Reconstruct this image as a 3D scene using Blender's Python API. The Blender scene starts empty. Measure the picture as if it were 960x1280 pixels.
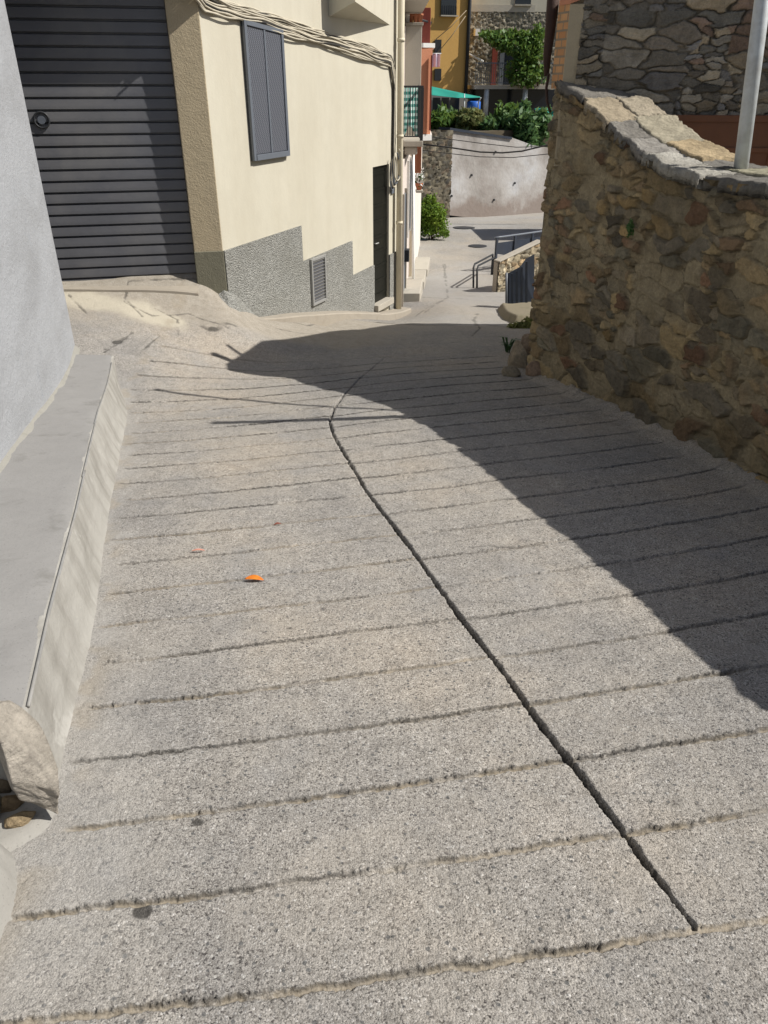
import bpy, math, random
import numpy as np
from mathutils import Vector, Matrix
random.seed(7); RNG = np.random.default_rng(11)
S = bpy.context.scene
COL = S.collection

# ------------------------------------------------------------------ camera model
TH = math.radians(29.5); FPX = 950.0; CZ = 1.55
cT, sT = math.cos(TH), math.sin(TH)
EYE = np.array([0, 0, CZ])
def ray(px, py):
    u = (px-480)/FPX; v = (py-640)/FPX
    return np.array([u, cT-v*sT, -sT-v*cT])
def P(px, py, D):
    d = ray(px, py); k = D/d[1]
    return EYE + d*k
def on_plane(px, py, o, n):
    d = ray(px, py); k = np.dot(np.array(o)-EYE, n)/np.dot(d, n)
    return EYE + d*k

# ------------------------------------------------------------------ terrain function
ctrl = []
for y in (-1, 0, 1.5, 3, 4.5, 6):
    for x in (-3, 0, 3): ctrl.append((x, y, -.14*y))
ctrl += [(2, 7.4, -1.03), (1.5, 8.5, -1.2), (4, 9, -1.3), (-2.4, 6.7, -.95), (0, 7.3, -1.02)]
for a in [(160,343,9.28),(248,340,9.44),(100,400,8.2),(150,390,8.5),(200,380,8.9),(250,395,8.85),(290,408,8.7),(240,357,9.27),(100,420,7.7),(150,430,7.75),(200,430,7.9),(250,430,8.2),(300,430,8.5),(350,425,9.0),
          (400,408,11.0),(490,398,13.7),(430,440,8.75),(150,357,9.1),(60,357,8.95),(560,415,10.6),(620,420,10.2),(560,385,14),(640,390,13.8),(600,353,18),(530,353,18),
          (560,300,25),(600,270,33),(540,263,34),(660,285,28)]:
    ctrl.append(tuple(P(*a)))
ctrl += [(-4.5,9.2,-.446),(-5,7,-.7),(6,14,-2.2),(6,20,-2.6),(-1,16,-2.3),(-1,25,-2.7),(8,33,-3.2),(-4,34,-3.1)]
FA = np.array([-1.916, 9.4]); FB = np.array([.267, 14.2])      # foot line of the cream facade
_fd = (FB-FA)/np.linalg.norm(FB-FA); _fn = np.array([_fd[1], -_fd[0], 0.0])
for a in [(296,397),(320,401),(350,402),(380,402),(420,401),(455,399)]:
    p = on_plane(a[0], a[1], (FA[0]+_fn[0]*.24, FA[1]+_fn[1]*.24, 0), _fn)
    ctrl.append(tuple(p)); q = p - _fn*.5
    if a[0] > 345: ctrl.append((q[0], q[1], p[2]+.02))
CT = np.array(ctrl)
def tps(r2): return np.where(r2 > 1e-12, .5*r2*np.log(np.maximum(r2, 1e-12)), 0)
_n = len(CT)
_A = np.zeros((_n+3, _n+3)); _A[:_n,:_n] = tps(((CT[:,None,:2]-CT[None,:,:2])**2).sum(-1)) + .012*np.eye(_n)
_Q = np.c_[np.ones(_n), CT[:,:2]]; _A[:_n,_n:] = _Q; _A[_n:,:_n] = _Q.T
TW = np.linalg.solve(_A, np.r_[CT[:,2], 0, 0, 0])
def gz(x, y):
    x = np.asarray(x, float); y = np.asarray(y, float)
    out = TW[-3] + TW[-2]*x + TW[-1]*y
    for i in range(_n): out = out + TW[i]*tps((x-CT[i,0])**2 + (y-CT[i,1])**2)
    return out
def G(px, py, h=0.0):
    d = ray(px, py); ks = np.linspace(.5, 45, 9000); p = EYE + ks[:,None]*d
    f = p[:,2] - gz(p[:,0], p[:,1]) - h; i = int(np.argmax(f < 0))
    return p[i]

# ------------------------------------------------------------------ numpy noise
def _hash(ix, iy, seed):
    h = (ix.astype(np.int64)*374761393 + iy.astype(np.int64)*668265263 + seed*1442695041) & 0xFFFFFFFF
    h = ((h ^ (h >> 13))*1274126177) & 0xFFFFFFFF
    h = ((h ^ (h >> 16))*2246822519) & 0xFFFFFFFF
    h = h ^ (h >> 15)
    return (h & 0xFFFFFF)/float(0xFFFFFF)
def vnoise(x, y, seed=0):
    ix = np.floor(x); iy = np.floor(y); fx = x-ix; fy = y-iy
    fx = fx*fx*(3-2*fx); fy = fy*fy*(3-2*fy)
    a = _hash(ix, iy, seed); b = _hash(ix+1, iy, seed); c = _hash(ix, iy+1, seed); d = _hash(ix+1, iy+1, seed)
    return (a*(1-fx)+b*fx)*(1-fy) + (c*(1-fx)+d*fx)*fy
def fbm(x, y, seed=0, oct=4, gain=.5):
    x = np.asarray(x, float); y = np.asarray(y, float)
    s = 0; a = 1; t = 0
    for o in range(oct):
        s = s + a*vnoise(x*2**o+17.3*o, y*2**o-9.1*o, seed+o); t += a; a *= gain
    return s/t
def sstep(a, b, x):
    t = np.clip((x-a)/(b-a), 0, 1); return t*t*(3-2*t)
def cells(u, v, cw, ch, seed, jit=.8, row_shift=True):
    """irregular masonry cells: nearest and second nearest site, and the id of the nearest"""
    gv = np.floor(v/ch); F1 = np.full(u.shape, 9e9); F2 = F1.copy(); ID = np.zeros(u.shape)
    for dj in (-1, 0, 1):
        r = gv+dj
        sh = (_hash(r, r*0+3, seed+5)*cw) if row_shift else 0
        gu = np.floor((u-sh)/cw)
        for di in (-2, -1, 0, 1, 2):
            q = gu+di
            sx = (q+.5+(_hash(q, r, seed)-.5)*jit)*cw + sh
            sy = (r+.5+(_hash(q, r, seed+1)-.5)*jit*.7)*ch
            w = .75+.5*_hash(q, r, seed+2)
            d = np.sqrt(((u-sx)/cw)**2 + ((v-sy)/ch)**2)*w
            idv = _hash(q, r, seed+3)
            nearer = d < F1
            F2 = np.where(nearer, F1, np.minimum(F2, d)); ID = np.where(nearer, idv, ID); F1 = np.where(nearer, d, F1)
    return F1, F2, ID

# ------------------------------------------------------------------ node materials
def node(nt, typ, ins=None, **props):
    n = nt.nodes.new(typ)
    for k, v in props.items(): setattr(n, k, v)
    for k, v in (ins or {}).items():
        sk = n.inputs[k]
        if isinstance(v, bpy.types.NodeSocket): nt.links.new(v, sk)
        else: sk.default_value = v
    return n
def c4(c): return (c[0], c[1], c[2], 1.0)
class Mat:
    def __init__(s, name, rough=.85, spec=.3, metal=0.0):
        s.m = bpy.data.materials.new(name); s.m.use_nodes = True; s.nt = s.m.node_tree
        s.nt.nodes.clear()
        s.out = s.nt.nodes.new('ShaderNodeOutputMaterial')
        s.b = node(s.nt, 'ShaderNodeBsdfPrincipled', {'Roughness': rough, 'Metallic': metal, 'Specular IOR Level': spec})
        s.nt.links.new(s.b.outputs[0], s.out.inputs[0])
        s.pos = node(s.nt, 'ShaderNodeNewGeometry').outputs['Position']
    def n(s, typ, ins=None, **p): return node(s.nt, typ, ins, **p)
    def noise(s, scale, detail=4, rough=.55, vec=None, dist=0.0):
        return s.n('ShaderNodeTexNoise', {'Vector': vec or s.pos, 'Scale': scale, 'Detail': detail, 'Roughness': rough, 'Distortion': dist}).outputs['Fac']
    def voro(s, scale, vec=None, feature='F1'):
        return s.n('ShaderNodeTexVoronoi', {'Vector': vec or s.pos, 'Scale': scale}, feature=feature)
    def math(s, op, a, b=0.0, clamp=False):
        return s.n('ShaderNodeMath', {0: a, 1: b}, operation=op, use_clamp=clamp).outputs[0]
    def ramp(s, fac, stops, interp='LINEAR'):
        r = s.n('ShaderNodeValToRGB', {'Fac': fac}); e = r.color_ramp; e.interpolation = interp
        while len(e.elements) < len(stops): e.elements.new(.5)
        for el, (p, c) in zip(e.elements, stops):
            el.position = p; el.color = c4(c) if not np.isscalar(c) else (c, c, c, 1)
        return r.outputs[0]
    def mix(s, fac, a, b, mode='MIX'):
        m = s.n('ShaderNodeMix', data_type='RGBA', blend_type=mode)
        for idx, v in ((0, fac), (6, a), (7, b)):
            sk = m.inputs[idx]
            if isinstance(v, bpy.types.NodeSocket): s.nt.links.new(v, sk)
            else: sk.default_value = v if idx == 0 else c4(v)
        return m.outputs[2]
    def attr(s, name, out='Fac'): return s.n('ShaderNodeAttribute', attribute_name=name).outputs[out]
    def scaled(s, x, y, z): return s.n('ShaderNodeVectorMath', {0: s.pos, 1: (x, y, z)}, operation='MULTIPLY').outputs[0]
    def color(s, c):
        if isinstance(c, bpy.types.NodeSocket): s.nt.links.new(c, s.b.inputs['Base Color'])
        else: s.b.inputs['Base Color'].default_value = c4(c)
        return s
    def bump(s, h, strength=.5, dist=.01):
        b = s.n('ShaderNodeBump', {'Height': h, 'Strength': strength, 'Distance': dist})
        s.nt.links.new(b.outputs[0], s.b.inputs['Normal']); return s

def plain(name, c, rough=.6, var=.12, scale=8, bump=0.0, bscale=60, metal=0.0, spec=.3, dirt=None, dirt_amt=.5):
    m = Mat(name, rough, spec, metal)
    f = m.noise(scale, 6, .6)
    col = m.mix(f, [x*(1-var) for x in c], [min(1, x*(1+var)) for x in c])
    if dirt is not None:
        g = m.ramp(m.noise(scale*.35, 7, .65, dist=.4), [(.45, 0.0), (.72, dirt_amt)])
        col = m.mix(g, col, dirt)
    m.color(col)
    if bump: m.bump(m.noise(bscale, 6, .6), bump, .01)
    return m.m
def stucco(name, c, stain, amt=.35, streak=(1.2, 1.2, .25), bscale=45, bump=.35, spots=None):
    m = Mat(name, .92, .15)
    big = m.noise(.9, 5, .6); mid = m.noise(6, 6, .6); st = m.noise(1.6, 7, .65, vec=m.scaled(*streak))
    col = m.mix(big, [x*.93 for x in c], [min(1, x*1.05) for x in c])
    col = m.mix(m.ramp(mid, [(.35, 0.0), (.7, .34)]), col, [x*.86 for x in c])
    col = m.mix(m.ramp(st, [(.42, 0.0), (.75, amt)]), col, stain)
    if spots is not None:
        col = m.mix(m.ramp(m.noise(3.1, 8, .7), [(.60, 0.0), (.66, .8)]), col, spots)
    m.color(col)
    h = m.math('ADD', m.noise(bscale, 7, .65), m.math('MULTIPLY', m.noise(bscale*.15, 4), .8))
    m.bump(h, bump, .012)
    return m.m
def leafmat(name, a, b, c):
    m = Mat(name, .55, .35)
    r = m.attr('tint')
    m.color(m.ramp(r, [(0, a), (.55, b), (1, c)]))
    tr = m.n('ShaderNodeBsdfTranslucent', {'Color': c4([x*1.1 for x in c])})
    mx = m.n('ShaderNodeMixShader', {0: .25, 1: m.b.outputs[0], 2: tr.outputs[0]})
    m.nt.links.new(mx.outputs[0], m.out.inputs[0])
    return m.m

# ------------------------------------------------------------------ mesh helpers
def link(o, parent=None):
    COL.objects.link(o)
    if parent is not None: o.parent = parent
    return o
class MB:
    def __init__(s): s.v = []; s.f = []
    def quad(s, a, b, c, d):
        i = len(s.v); s.v += [tuple(a), tuple(b), tuple(c), tuple(d)]; s.f.append((i, i+1, i+2, i+3)); return s
    def poly(s, pts):
        i = len(s.v); s.v += [tuple(p) for p in pts]; s.f.append(tuple(range(i, i+len(pts)))); return s
    def prism(s, pts, ext):
        n = len(pts); i = len(s.v); e = np.array(ext, float)
        s.v += [tuple(p) for p in pts] + [tuple(np.array(p)+e) for p in pts]
        s.f.append(tuple(range(i, i+n))); s.f.append(tuple(range(i+2*n-1, i+n-1, -1)))
        for k in range(n):
            q = (k+1) % n; s.f.append((i+k, i+n+k, i+n+q, i+q))
        return s
    def box(s, lo, hi):
        x0, y0, z0 = lo; x1, y1, z1 = hi
        return s.prism([(x0,y0,z0),(x1,y0,z0),(x1,y1,z0),(x0,y1,z0)], (0,0,z1-z0))
    def obox(s, o, ex, ey, ez):
        o = np.array(o, float); ex = np.array(ex, float); ey = np.array(ey, float)
        return s.prism([o, o+ex, o+ex+ey, o+ey], ez)
    def pbox(s, x0, y0, x1, y1, D, depth):
        a = P(x0, y1, D); b = P(x1, y1, D); c = P(x1, y0, D); d = P(x0, y0, D)
        z0 = min(a[2], b[2]); z1 = max(c[2], d[2]); xa = (a[0]+d[0])/2; xb = (b[0]+c[0])/2
        return s.box((xa, D, z0), (xb, D+depth, z1))
    def tube(s, pts, r, n=8, cap=True):
        pts = [np.array(p, float) for p in pts]; m = len(pts); i0 = len(s.v)
        rs = r if hasattr(r, '__len__') else [r]*m
        up = None
        for k, p in enumerate(pts):
            t = pts[min(k+1, m-1)] - pts[max(k-1, 0)]; t = t/(np.linalg.norm(t)+1e-12)
            if up is None:
                up = np.array([0, 0, 1.]) if abs(t[2]) < .9 else np.array([1., 0, 0])
            a = np.cross(t, up); a /= np.linalg.norm(a)+1e-12; b = np.cross(t, a); up = -b if False else np.cross(a, t)
            for q in range(n):
                an = 2*math.pi*q/n; s.v.append(tuple(p + rs[k]*(math.cos(an)*a + math.sin(an)*b)))
        for k in range(m-1):
            for q in range(n):
                w = (q+1) % n; s.f.append((i0+k*n+q, i0+k*n+w, i0+(k+1)*n+w, i0+(k+1)*n+q))
        if cap:
            s.f.append(tuple(range(i0+n-1, i0-1, -1))); s.f.append(tuple(range(i0+(m-1)*n, i0+m*n)))
        return s
    def lathe(s, c, prof, n=16):
        i0 = len(s.v); m = len(prof)
        for (r, z) in prof:
            for q in range(n):
                an = 2*math.pi*q/n; s.v.append((c[0]+r*math.cos(an), c[1]+r*math.sin(an), c[2]+z))
        for k in range(m-1):
            for q in range(n):
                w = (q+1) % n; s.f.append((i0+k*n+q, i0+k*n+w, i0+(k+1)*n+w, i0+(k+1)*n+q))
        s.f.append(tuple(range(i0+n-1, i0-1, -1))); s.f.append(tuple(range(i0+(m-1)*n, i0+m*n)))
        return s
    def build(s, name, mat, parent=None, bevel=0.0, smooth=False):
        me = bpy.data.meshes.new(name); me.from_pydata(s.v, [], s.f); me.update()
        import bmesh
        bm = bmesh.new(); bm.from_mesh(me); bmesh.ops.recalc_face_normals(bm, faces=bm.faces); bm.to_mesh(me); bm.free()
        me.materials.append(mat)
        if smooth: me.shade_smooth()
        o = link(bpy.data.objects.new(name, me), parent)
        if bevel:
            b = o.modifiers.new('bevel', 'BEVEL'); b.width = bevel; b.segments = 2; b.limit_method = 'ANGLE'
        return o
def raw_mesh(name, verts, quads, mat, attrs=None, parent=None, smooth=True):
    me = bpy.data.meshes.new(name); nv = len(verts); nf = len(quads); k = quads.shape[1]
    me.vertices.add(nv); me.vertices.foreach_set('co', np.ascontiguousarray(verts, np.float32).ravel())
    me.loops.add(nf*k); me.loops.foreach_set('vertex_index', np.ascontiguousarray(quads, np.int32).ravel())
    me.polygons.add(nf); me.polygons.foreach_set('loop_start', np.arange(0, nf*k, k, dtype=np.int32))
    me.update(calc_edges=True)
    for an, val in (attrs or {}).items():
        val = np.asarray(val, np.float32)
        if val.ndim == 1:
            a = me.attributes.new(an, 'FLOAT', 'POINT'); a.data.foreach_set('value', val)
        else:
            a = me.attributes.new(an, 'FLOAT_COLOR', 'POINT')
            a.data.foreach_set('color', np.c_[val, np.ones(len(val))].astype(np.float32).ravel())
    me.materials.append(mat)
    if smooth: me.shade_smooth()
    return link(bpy.data.objects.new(name, me), parent)
def grid_quads(nr, nc):
    i = np.arange((nr-1)*nc).reshape(nr-1, nc)[:, :-1].ravel()
    return np.c_[i, i+1, i+1+nc, i+nc]
def empty(name, loc=(0,0,0)):
    o = bpy.data.objects.new(name, None); o.location = (0, 0, 0); COL.objects.link(o); return o
def tag(o, label, cat, group=None, kind=None):
    o['label'] = label; o['category'] = cat
    if group: o['group'] = group
    if kind: o['kind'] = kind
    return o
def struct(o, kind='structure'):
    o['kind'] = kind; return o

# ------------------------------------------------------------------ materials
def road_material():
    m = Mat('rough_aggregate_concrete', .93, .2)
    v1 = m.voro(185); r1 = m.n('ShaderNodeSeparateColor', {0: v1.outputs['Color']}).outputs[0]
    v2 = m.voro(62); r2 = m.n('ShaderNodeSeparateColor', {0: v2.outputs['Color']}).outputs[1]
    v3 = m.voro(420); r3 = m.n('ShaderNodeSeparateColor', {0: v3.outputs['Color']}).outputs[0]
    base = m.ramp(r1, [(0, (.11,.10,.095)), (.07, (.23,.212,.19)), (.3, (.32,.299,.27)), (.7, (.35,.329,.299)), (.93, (.375,.35,.318)), (1, (.50,.48,.45))])
    fine = m.ramp(r3, [(0, .52), (.16, .86), (.6, 1.02), (1, 1.36)])
    base = m.mix(1.0, base, fine, 'MULTIPLY')
    big = m.ramp(m.noise(.8, 6, .6), [(.30, (.76,.78,.82)), (.5, (1,1,1)), (.70, (1.17,1.10,1.01))])
    base = m.mix(1.0, base, big, 'MULTIPLY')
    mid = m.ramp(m.noise(14, 7, .65), [(.25, .78), (.5, 1.0), (.78, 1.16)])
    base = m.mix(1.0, base, mid, 'MULTIPLY')
    sp = m.ramp(m.noise(150, 4, .6), [(.35, .26), (.42, 1.0)])
    base = m.mix(1.0, base, sp, 'MULTIPLY')
    warm = m.ramp(m.noise(1.7, 6, .6, dist=.8), [(.52, 0.0), (.72, .45)])
    base = m.mix(warm, base, (.375,.342,.295))
    blu = m.ramp(m.noise(2.3, 5, .6), [(.55, 0.0), (.75, .35)])
    base = m.mix(blu, base, (.27,.275,.285))
    # sparse dark pebbles
    pk = m.math('MULTIPLY', m.math('GREATER_THAN', r2, .90), m.math('LESS_THAN', m.math('ADD', v2.outputs['Distance'], m.math('MULTIPLY', m.noise(160, 2), .35)), .50))
    base = m.mix(m.math('MULTIPLY', pk, .75), base, (.085,.088,.09))
    wk = m.math('MULTIPLY', m.math('LESS_THAN', r2, .025), m.math('LESS_THAN', v2.outputs['Distance'], .28))
    base = m.mix(m.math('MULTIPLY', wk, .7), base, (.5,.49,.46))
    base = m.mix(m.attr('pale'), base, m.mix(m.noise(9, 6), (.27,.262,.248), (.375,.365,.35)))
    apr = m.mix(m.noise(2.2, 7, .65), (.275,.25,.212), (.37,.338,.29))
    apr = m.mix(m.ramp(m.noise(11, 8, .7), [(.35, .5), (.6, 0.0)]), apr, (.22,.19,.15))
    apr = m.mix(1.0, apr, fine, 'MULTIPLY')
    base = m.mix(m.attr('apron'), base, apr)
    base = m.mix(m.attr('cream'), base, m.mix(m.noise(8, 6), (.41,.375,.30), (.50,.46,.375)))
    base = m.mix(m.attr('dirt'), base, m.mix(m.noise(40, 6), (.19,.16,.12), (.34,.29,.215)))
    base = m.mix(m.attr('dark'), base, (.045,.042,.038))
    m.color(base)
    nd = m.math('SUBTRACT', 1.0, m.math('MULTIPLY', m.attr('dirt'), .8))
    h = m.math('ADD', m.math('MULTIPLY', m.noise(110, 6, .75), .7), m.math('MULTIPLY', v1.outputs['Distance'], -.35))
    h = m.math('ADD', h, m.math('MULTIPLY', m.noise(28, 5, .6), .9))
    h = m.math('ADD', h, m.math('MULTIPLY', m.math('LESS_THAN', m.noise(70, 3, .5), .36), -.5))
    sm = m.math('SUBTRACT', 1.0, m.math('MULTIPLY', m.math('MAXIMUM', m.attr('apron'), m.attr('pale')), .4))
    m.bump(m.math('MULTIPLY', h, m.math('MULTIPLY', nd, sm)), .9, .0075)
    return m.m
def stone_material(name, bscale=38, bump=.6):
    m = Mat(name, .92, .2)
    col = m.attr('Col', 'Color')
    f = m.ramp(m.noise(11, 8, .68, dist=.5), [(.22, .62), (.5, 1.0), (.8, 1.34)])
    col = m.mix(1.0, col, f, 'MULTIPLY')
    g = m.ramp(m.noise(60, 6, .7), [(.25, .72), (.5, 1.0), (.8, 1.25)])
    col = m.mix(1.0, col, g, 'MULTIPLY')
    st = m.ramp(m.noise(2.2, 7, .65), [(.5, 0.0), (.78, .5)])
    col = m.mix(st, col, (.10,.085,.055))
    m.color(col)
    lay = m.noise(14, 6, .7, vec=m.scaled(.5, .5, 3.2))
    m.bump(m.math('ADD', m.noise(bscale, 9, .72), m.math('MULTIPLY', lay, 1.1)), bump, .03)
    return m.m
def roughcast_material():
    m = Mat('grey_roughcast', .95, .15)
    v = m.voro(92); r = m.n('ShaderNodeSeparateColor', {0: v.outputs['Color']}).outputs[0]
    c = m.ramp(r, [(0, (.12,.12,.11)), (.12, (.24,.24,.225)), (.45, (.36,.36,.335)), (.8, (.43,.43,.405)), (1, (.54,.54,.51))])
    c = m.mix(m.ramp(m.noise(2, 6), [(.4, 0.0), (.7, .5)]), c, (.27,.265,.235))
    m.color(c); m.bump(m.math('ADD', m.math('MULTIPLY', v.outputs['Distance'], -1.2), m.noise(55, 5)), .9, .02)
    return m.m
def concrete(name, c, bscale=50, bump=.25, dirt=(.16,.15,.13), amt=.45, speck=True):
    m = Mat(name, .88, .25)
    col = m.mix(m.noise(1.6, 7, .65), [x*.82 for x in c], [x*1.14 for x in c])
    col = m.mix(m.ramp(m.noise(9, 7, .7), [(.3, .25), (.55, 0.0)]), col, [x*.72 for x in c])
    col = m.mix(m.ramp(m.noise(3.7, 8, .68, dist=.6), [(.56, 0.0), (.80, amt)]), col, dirt)
    if speck: col = m.mix(m.ramp(m.noise(130, 3, .5), [(.62, 0.0), (.72, .55)]), col, [x*.5 for x in c])
    m.color(col); m.bump(m.math('ADD', m.noise(bscale, 8, .65), m.math('MULTIPLY', m.noise(6, 4), 1.2)), bump, .012)
    return m.m
M = {}
M['road'] = road_material()
M['stone'] = stone_material('rubble_stone_masonry', 38, .9)
M['stone_far'] = stone_material('distant_stone_masonry', 14, .5)
M['roughcast'] = roughcast_material()
M['cream'] = stucco('cream_render', (.545,.515,.425), (.41,.37,.285), .45, bscale=30, bump=.16)
M['tan'] = stucco('tan_pilaster_render', (.44,.37,.255), (.28,.25,.19), .35, bscale=55, bump=.7)
M['tan_dark'] = stucco('olive_painted_plinth', (.20,.19,.14), (.12,.12,.10), .4, bscale=55, bump=.6)
M['greywall'] = stucco('blue_grey_cement_render', (.36,.372,.393), (.24,.243,.25), .75, streak=(1.3,.35,1.6), bscale=38, bump=.9, spots=(.29,.305,.33))
M['ledge'] = concrete('ledge_top_concrete', (.255,.25,.243), dirt=(.14,.136,.125), amt=.9)
M['ledge_face'] = stucco('ledge_face_plaster', (.345,.335,.31), (.19,.18,.16), .9, streak=(3.5,3.5,.9), bscale=40, bump=.5, spots=(.40,.39,.365))
M['fillet'] = concrete('mossy_mortar_fillet', (.28,.272,.245), dirt=(.18,.172,.135), amt=.8)
M['kerb'] = concrete('kerb_concrete', (.33,.295,.245), dirt=(.20,.16,.115), amt=.6)
M['slab'] = concrete('pale_slab_concrete', (.40,.37,.315), amt=.5)
M['plaster_white'] = concrete('smooth_pale_mortar', (.30,.29,.268), dirt=(.2,.19,.17), amt=.6)
M['shutter_dark'] = plain('charcoal_painted_steel', (.105,.108,.122), .45, .22, 3, .12, 25, spec=.5, dirt=(.19,.185,.18), dirt_amt=.55)
M['metal_blue'] = plain('blue_grey_painted_metal', (.12,.135,.16), .45, .12, 14, spec=.5)
M['galv'] = plain('galvanised_steel', (.50,.53,.54), .48, .18, 22, .1, 120, metal=.25, spec=.5, dirt=(.26,.23,.2))
M['strip'] = plain('worn_metal_edge', (.24,.24,.235), .6, .4, 9, spec=.3, dirt=(.30,.28,.25), dirt_amt=.9)
M['alu'] = plain('aluminium_frame', (.34,.34,.33), .45, .1, 20, metal=.3, spec=.5)
M['black'] = plain('black_painted_iron', (.03,.032,.036), .5, .2, 14)
M['navy'] = plain('dark_navy_sheet_metal', (.030,.038,.055), .6, .25, 5, spec=.25, dirt=(.05,.05,.05))
M['door_dark'] = plain('dark_stained_door', (.007,.0075,.005), .45, .5, 5, spec=.25)
M['glass_dark'] = plain('dark_window_glass', (.018,.022,.03), .12, .3, 4, spec=.6)
M['cable'] = plain('cream_painted_cable', (.46,.42,.335), .6, .3, 12)
M['cable_dark'] = plain('black_rubber_cable', (.035,.033,.03), .6, .2, 12)
M['pipe'] = plain('cream_painted_pipe', (.66,.60,.46), .5, .08, 4, dirt=(.42,.36,.27))
M['pinkwall'] = stucco('pinkish_white_render', (.62,.55,.50), (.45,.40,.36), .5, spots=(.38,.35,.31))
M['whitewall'] = stucco('flaking_white_render', (.68,.66,.61), (.46,.43,.38), .6, spots=(.35,.32,.28))
M['beige'] = stucco('beige_grey_render', (.46,.43,.37), (.38,.35,.29), .35)
M['terracotta'] = stucco('terracotta_render', (.56,.25,.15), (.40,.18,.11), .4)
M['ochre'] = stucco('ochre_render', (.60,.365,.12), (.46,.28,.10), .4)
M['retain'] = stucco('stained_pale_render', (.46,.42,.39), (.17,.15,.14), .75, streak=(.5,.5,.35), bscale=14, bump=.4, spots=(.27,.235,.21))
def retain():
    m = Mat('stained_pale_render', .93, .15)
    a = m.noise(.42, 7, .62, dist=.4); b = m.noise(1.3, 8, .68); z = m.n('ShaderNodeSeparateXYZ', {0: m.pos}).outputs[2]
    c = m.ramp(a, [(.34, (.26,.24,.22)), (.48, (.41,.39,.37)), (.60, (.48,.47,.46)), (.72, (.53,.545,.57))])
    c = m.mix(m.ramp(b, [(.45, 0.0), (.70, .55)]), c, (.25,.215,.195))
    damp = m.ramp(m.math('ADD', m.math('MULTIPLY', m.math('ADD', z, 3.3), -.75), m.math('MULTIPLY', m.noise(.9, 6, .6), 1.9)), [(.28, 0.0), (.62, .75)])
    c = m.mix(damp, c, (.23,.185,.16))
    top = m.ramp(m.math('ADD', z, m.math('MULTIPLY', m.noise(1.6, 5), 1.6)), [(.30, 0.0), (.62, .5)])
    c = m.mix(top, c, (.22,.20,.19))
    m.color(c); m.bump(m.noise(9, 7), .4, .03); return m.m
M['retain'] = retain()
M['brown'] = plain('varnished_brown_boards', (.15,.055,.022), .4, .4, 5, .2, 30, spec=.5, dirt=(.08,.03,.014))
M['rust'] = plain('rusty_dark_iron', (.055,.03,.022), .75, .4, 14, .3, 60)
M['redwood'] = plain('red_painted_wood', (.20,.045,.03), .5, .25, 8)
M['green_net'] = plain('green_shade_netting', (.015,.24,.19), .7, .2, 5)
M['blue_sheet'] = plain('blue_plastic', (.03,.12,.45), .4, .25, 6)
M['lilac'] = plain('lilac_cotton', (.62,.53,.66), .9, .08, 6)
M['white'] = plain('white_plastic', (.78,.78,.76), .5, .05, 6)
M['pot'] = plain('terracotta_pot', (.40,.15,.08), .8, .15, 8)
M['wood'] = plain('weathered_wood', (.36,.29,.20), .8, .3, 12, .2, 40)
M['soil'] = plain('dry_soil', (.10,.082,.055), .95, .3, 3, .6, 12)
M['mossy'] = concrete('mossy_concrete', (.20,.175,.125), dirt=(.07,.085,.03), amt=.85)
M['leaf'] = leafmat('shrub_leaves', (.035,.075,.014), (.085,.175,.03), (.19,.28,.06))
M['leaf_b'] = leafmat('bright_bush_leaves', (.05,.10,.012), (.12,.21,.02), (.25,.34,.05))
M['leaf_d'] = leafmat('dark_garden_leaves', (.025,.06,.018), (.06,.14,.04), (.15,.24,.08))
M['leaf_y'] = leafmat('dry_garden_leaves', (.07,.10,.025), (.16,.19,.06), (.30,.29,.12))
M['stem'] = plain('brown_stems', (.10,.07,.04), .9, .3, 12)

def gingham():
    m = Mat('green_gingham_cotton', .9, .1)
    sx = m.n('ShaderNodeSeparateXYZ', {0: m.pos})
    def band(v, per):
        return m.math('GREATER_THAN', m.math('FRACT', m.math('MULTIPLY', v, 1/per)), .5)
    k = m.math('MULTIPLY', m.math('ADD', band(m.math('ADD', sx.outputs[0], sx.outputs[1]), .085), band(sx.outputs[2], .10)), .5)
    m.color(m.ramp(k, [(0, (.74,.78,.76)), (.45, (.22,.40,.36)), (.9, (.01,.12,.10))], 'CONSTANT'))
    return m.m
M['gingham'] = gingham()
def brickmat():
    m = Mat('orange_brick_facing', .9, .2)
    # brick coordinates: length along plan distance, height z
    sx = m.n('ShaderNodeSeparateXYZ', {0: m.pos})
    u = m.math('SUBTRACT', sx.outputs[1], m.math('MULTIPLY', sx.outputs[0], .2))
    v = m.n('ShaderNodeCombineXYZ', {0: u, 1: sx.outputs[2], 2: 0.0}).outputs[0]
    b = m.n('ShaderNodeTexBrick', {'Vector': v, 'Color1': c4((.48,.235,.105)), 'Color2': c4((.60,.34,.165)), 'Mortar': c4((.26,.22,.16)),
            'Scale': 1.0, 'Mortar Size': .008, 'Brick Width': .135, 'Row Height': .062, 'Bias': 0.0})
    col = m.mix(m.ramp(m.noise(9, 7, .7), [(.4, 0.0), (.8, .5)]), b.outputs['Color'], (.36,.21,.11))
    m.color(col); m.bump(m.math('ADD', m.math('MULTIPLY', b.outputs['Fac'], -1.0), m.math('MULTIPLY', m.noise(50, 6), .5)), .8, .012)
    return m.m
M['brick'] = brickmat()
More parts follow.
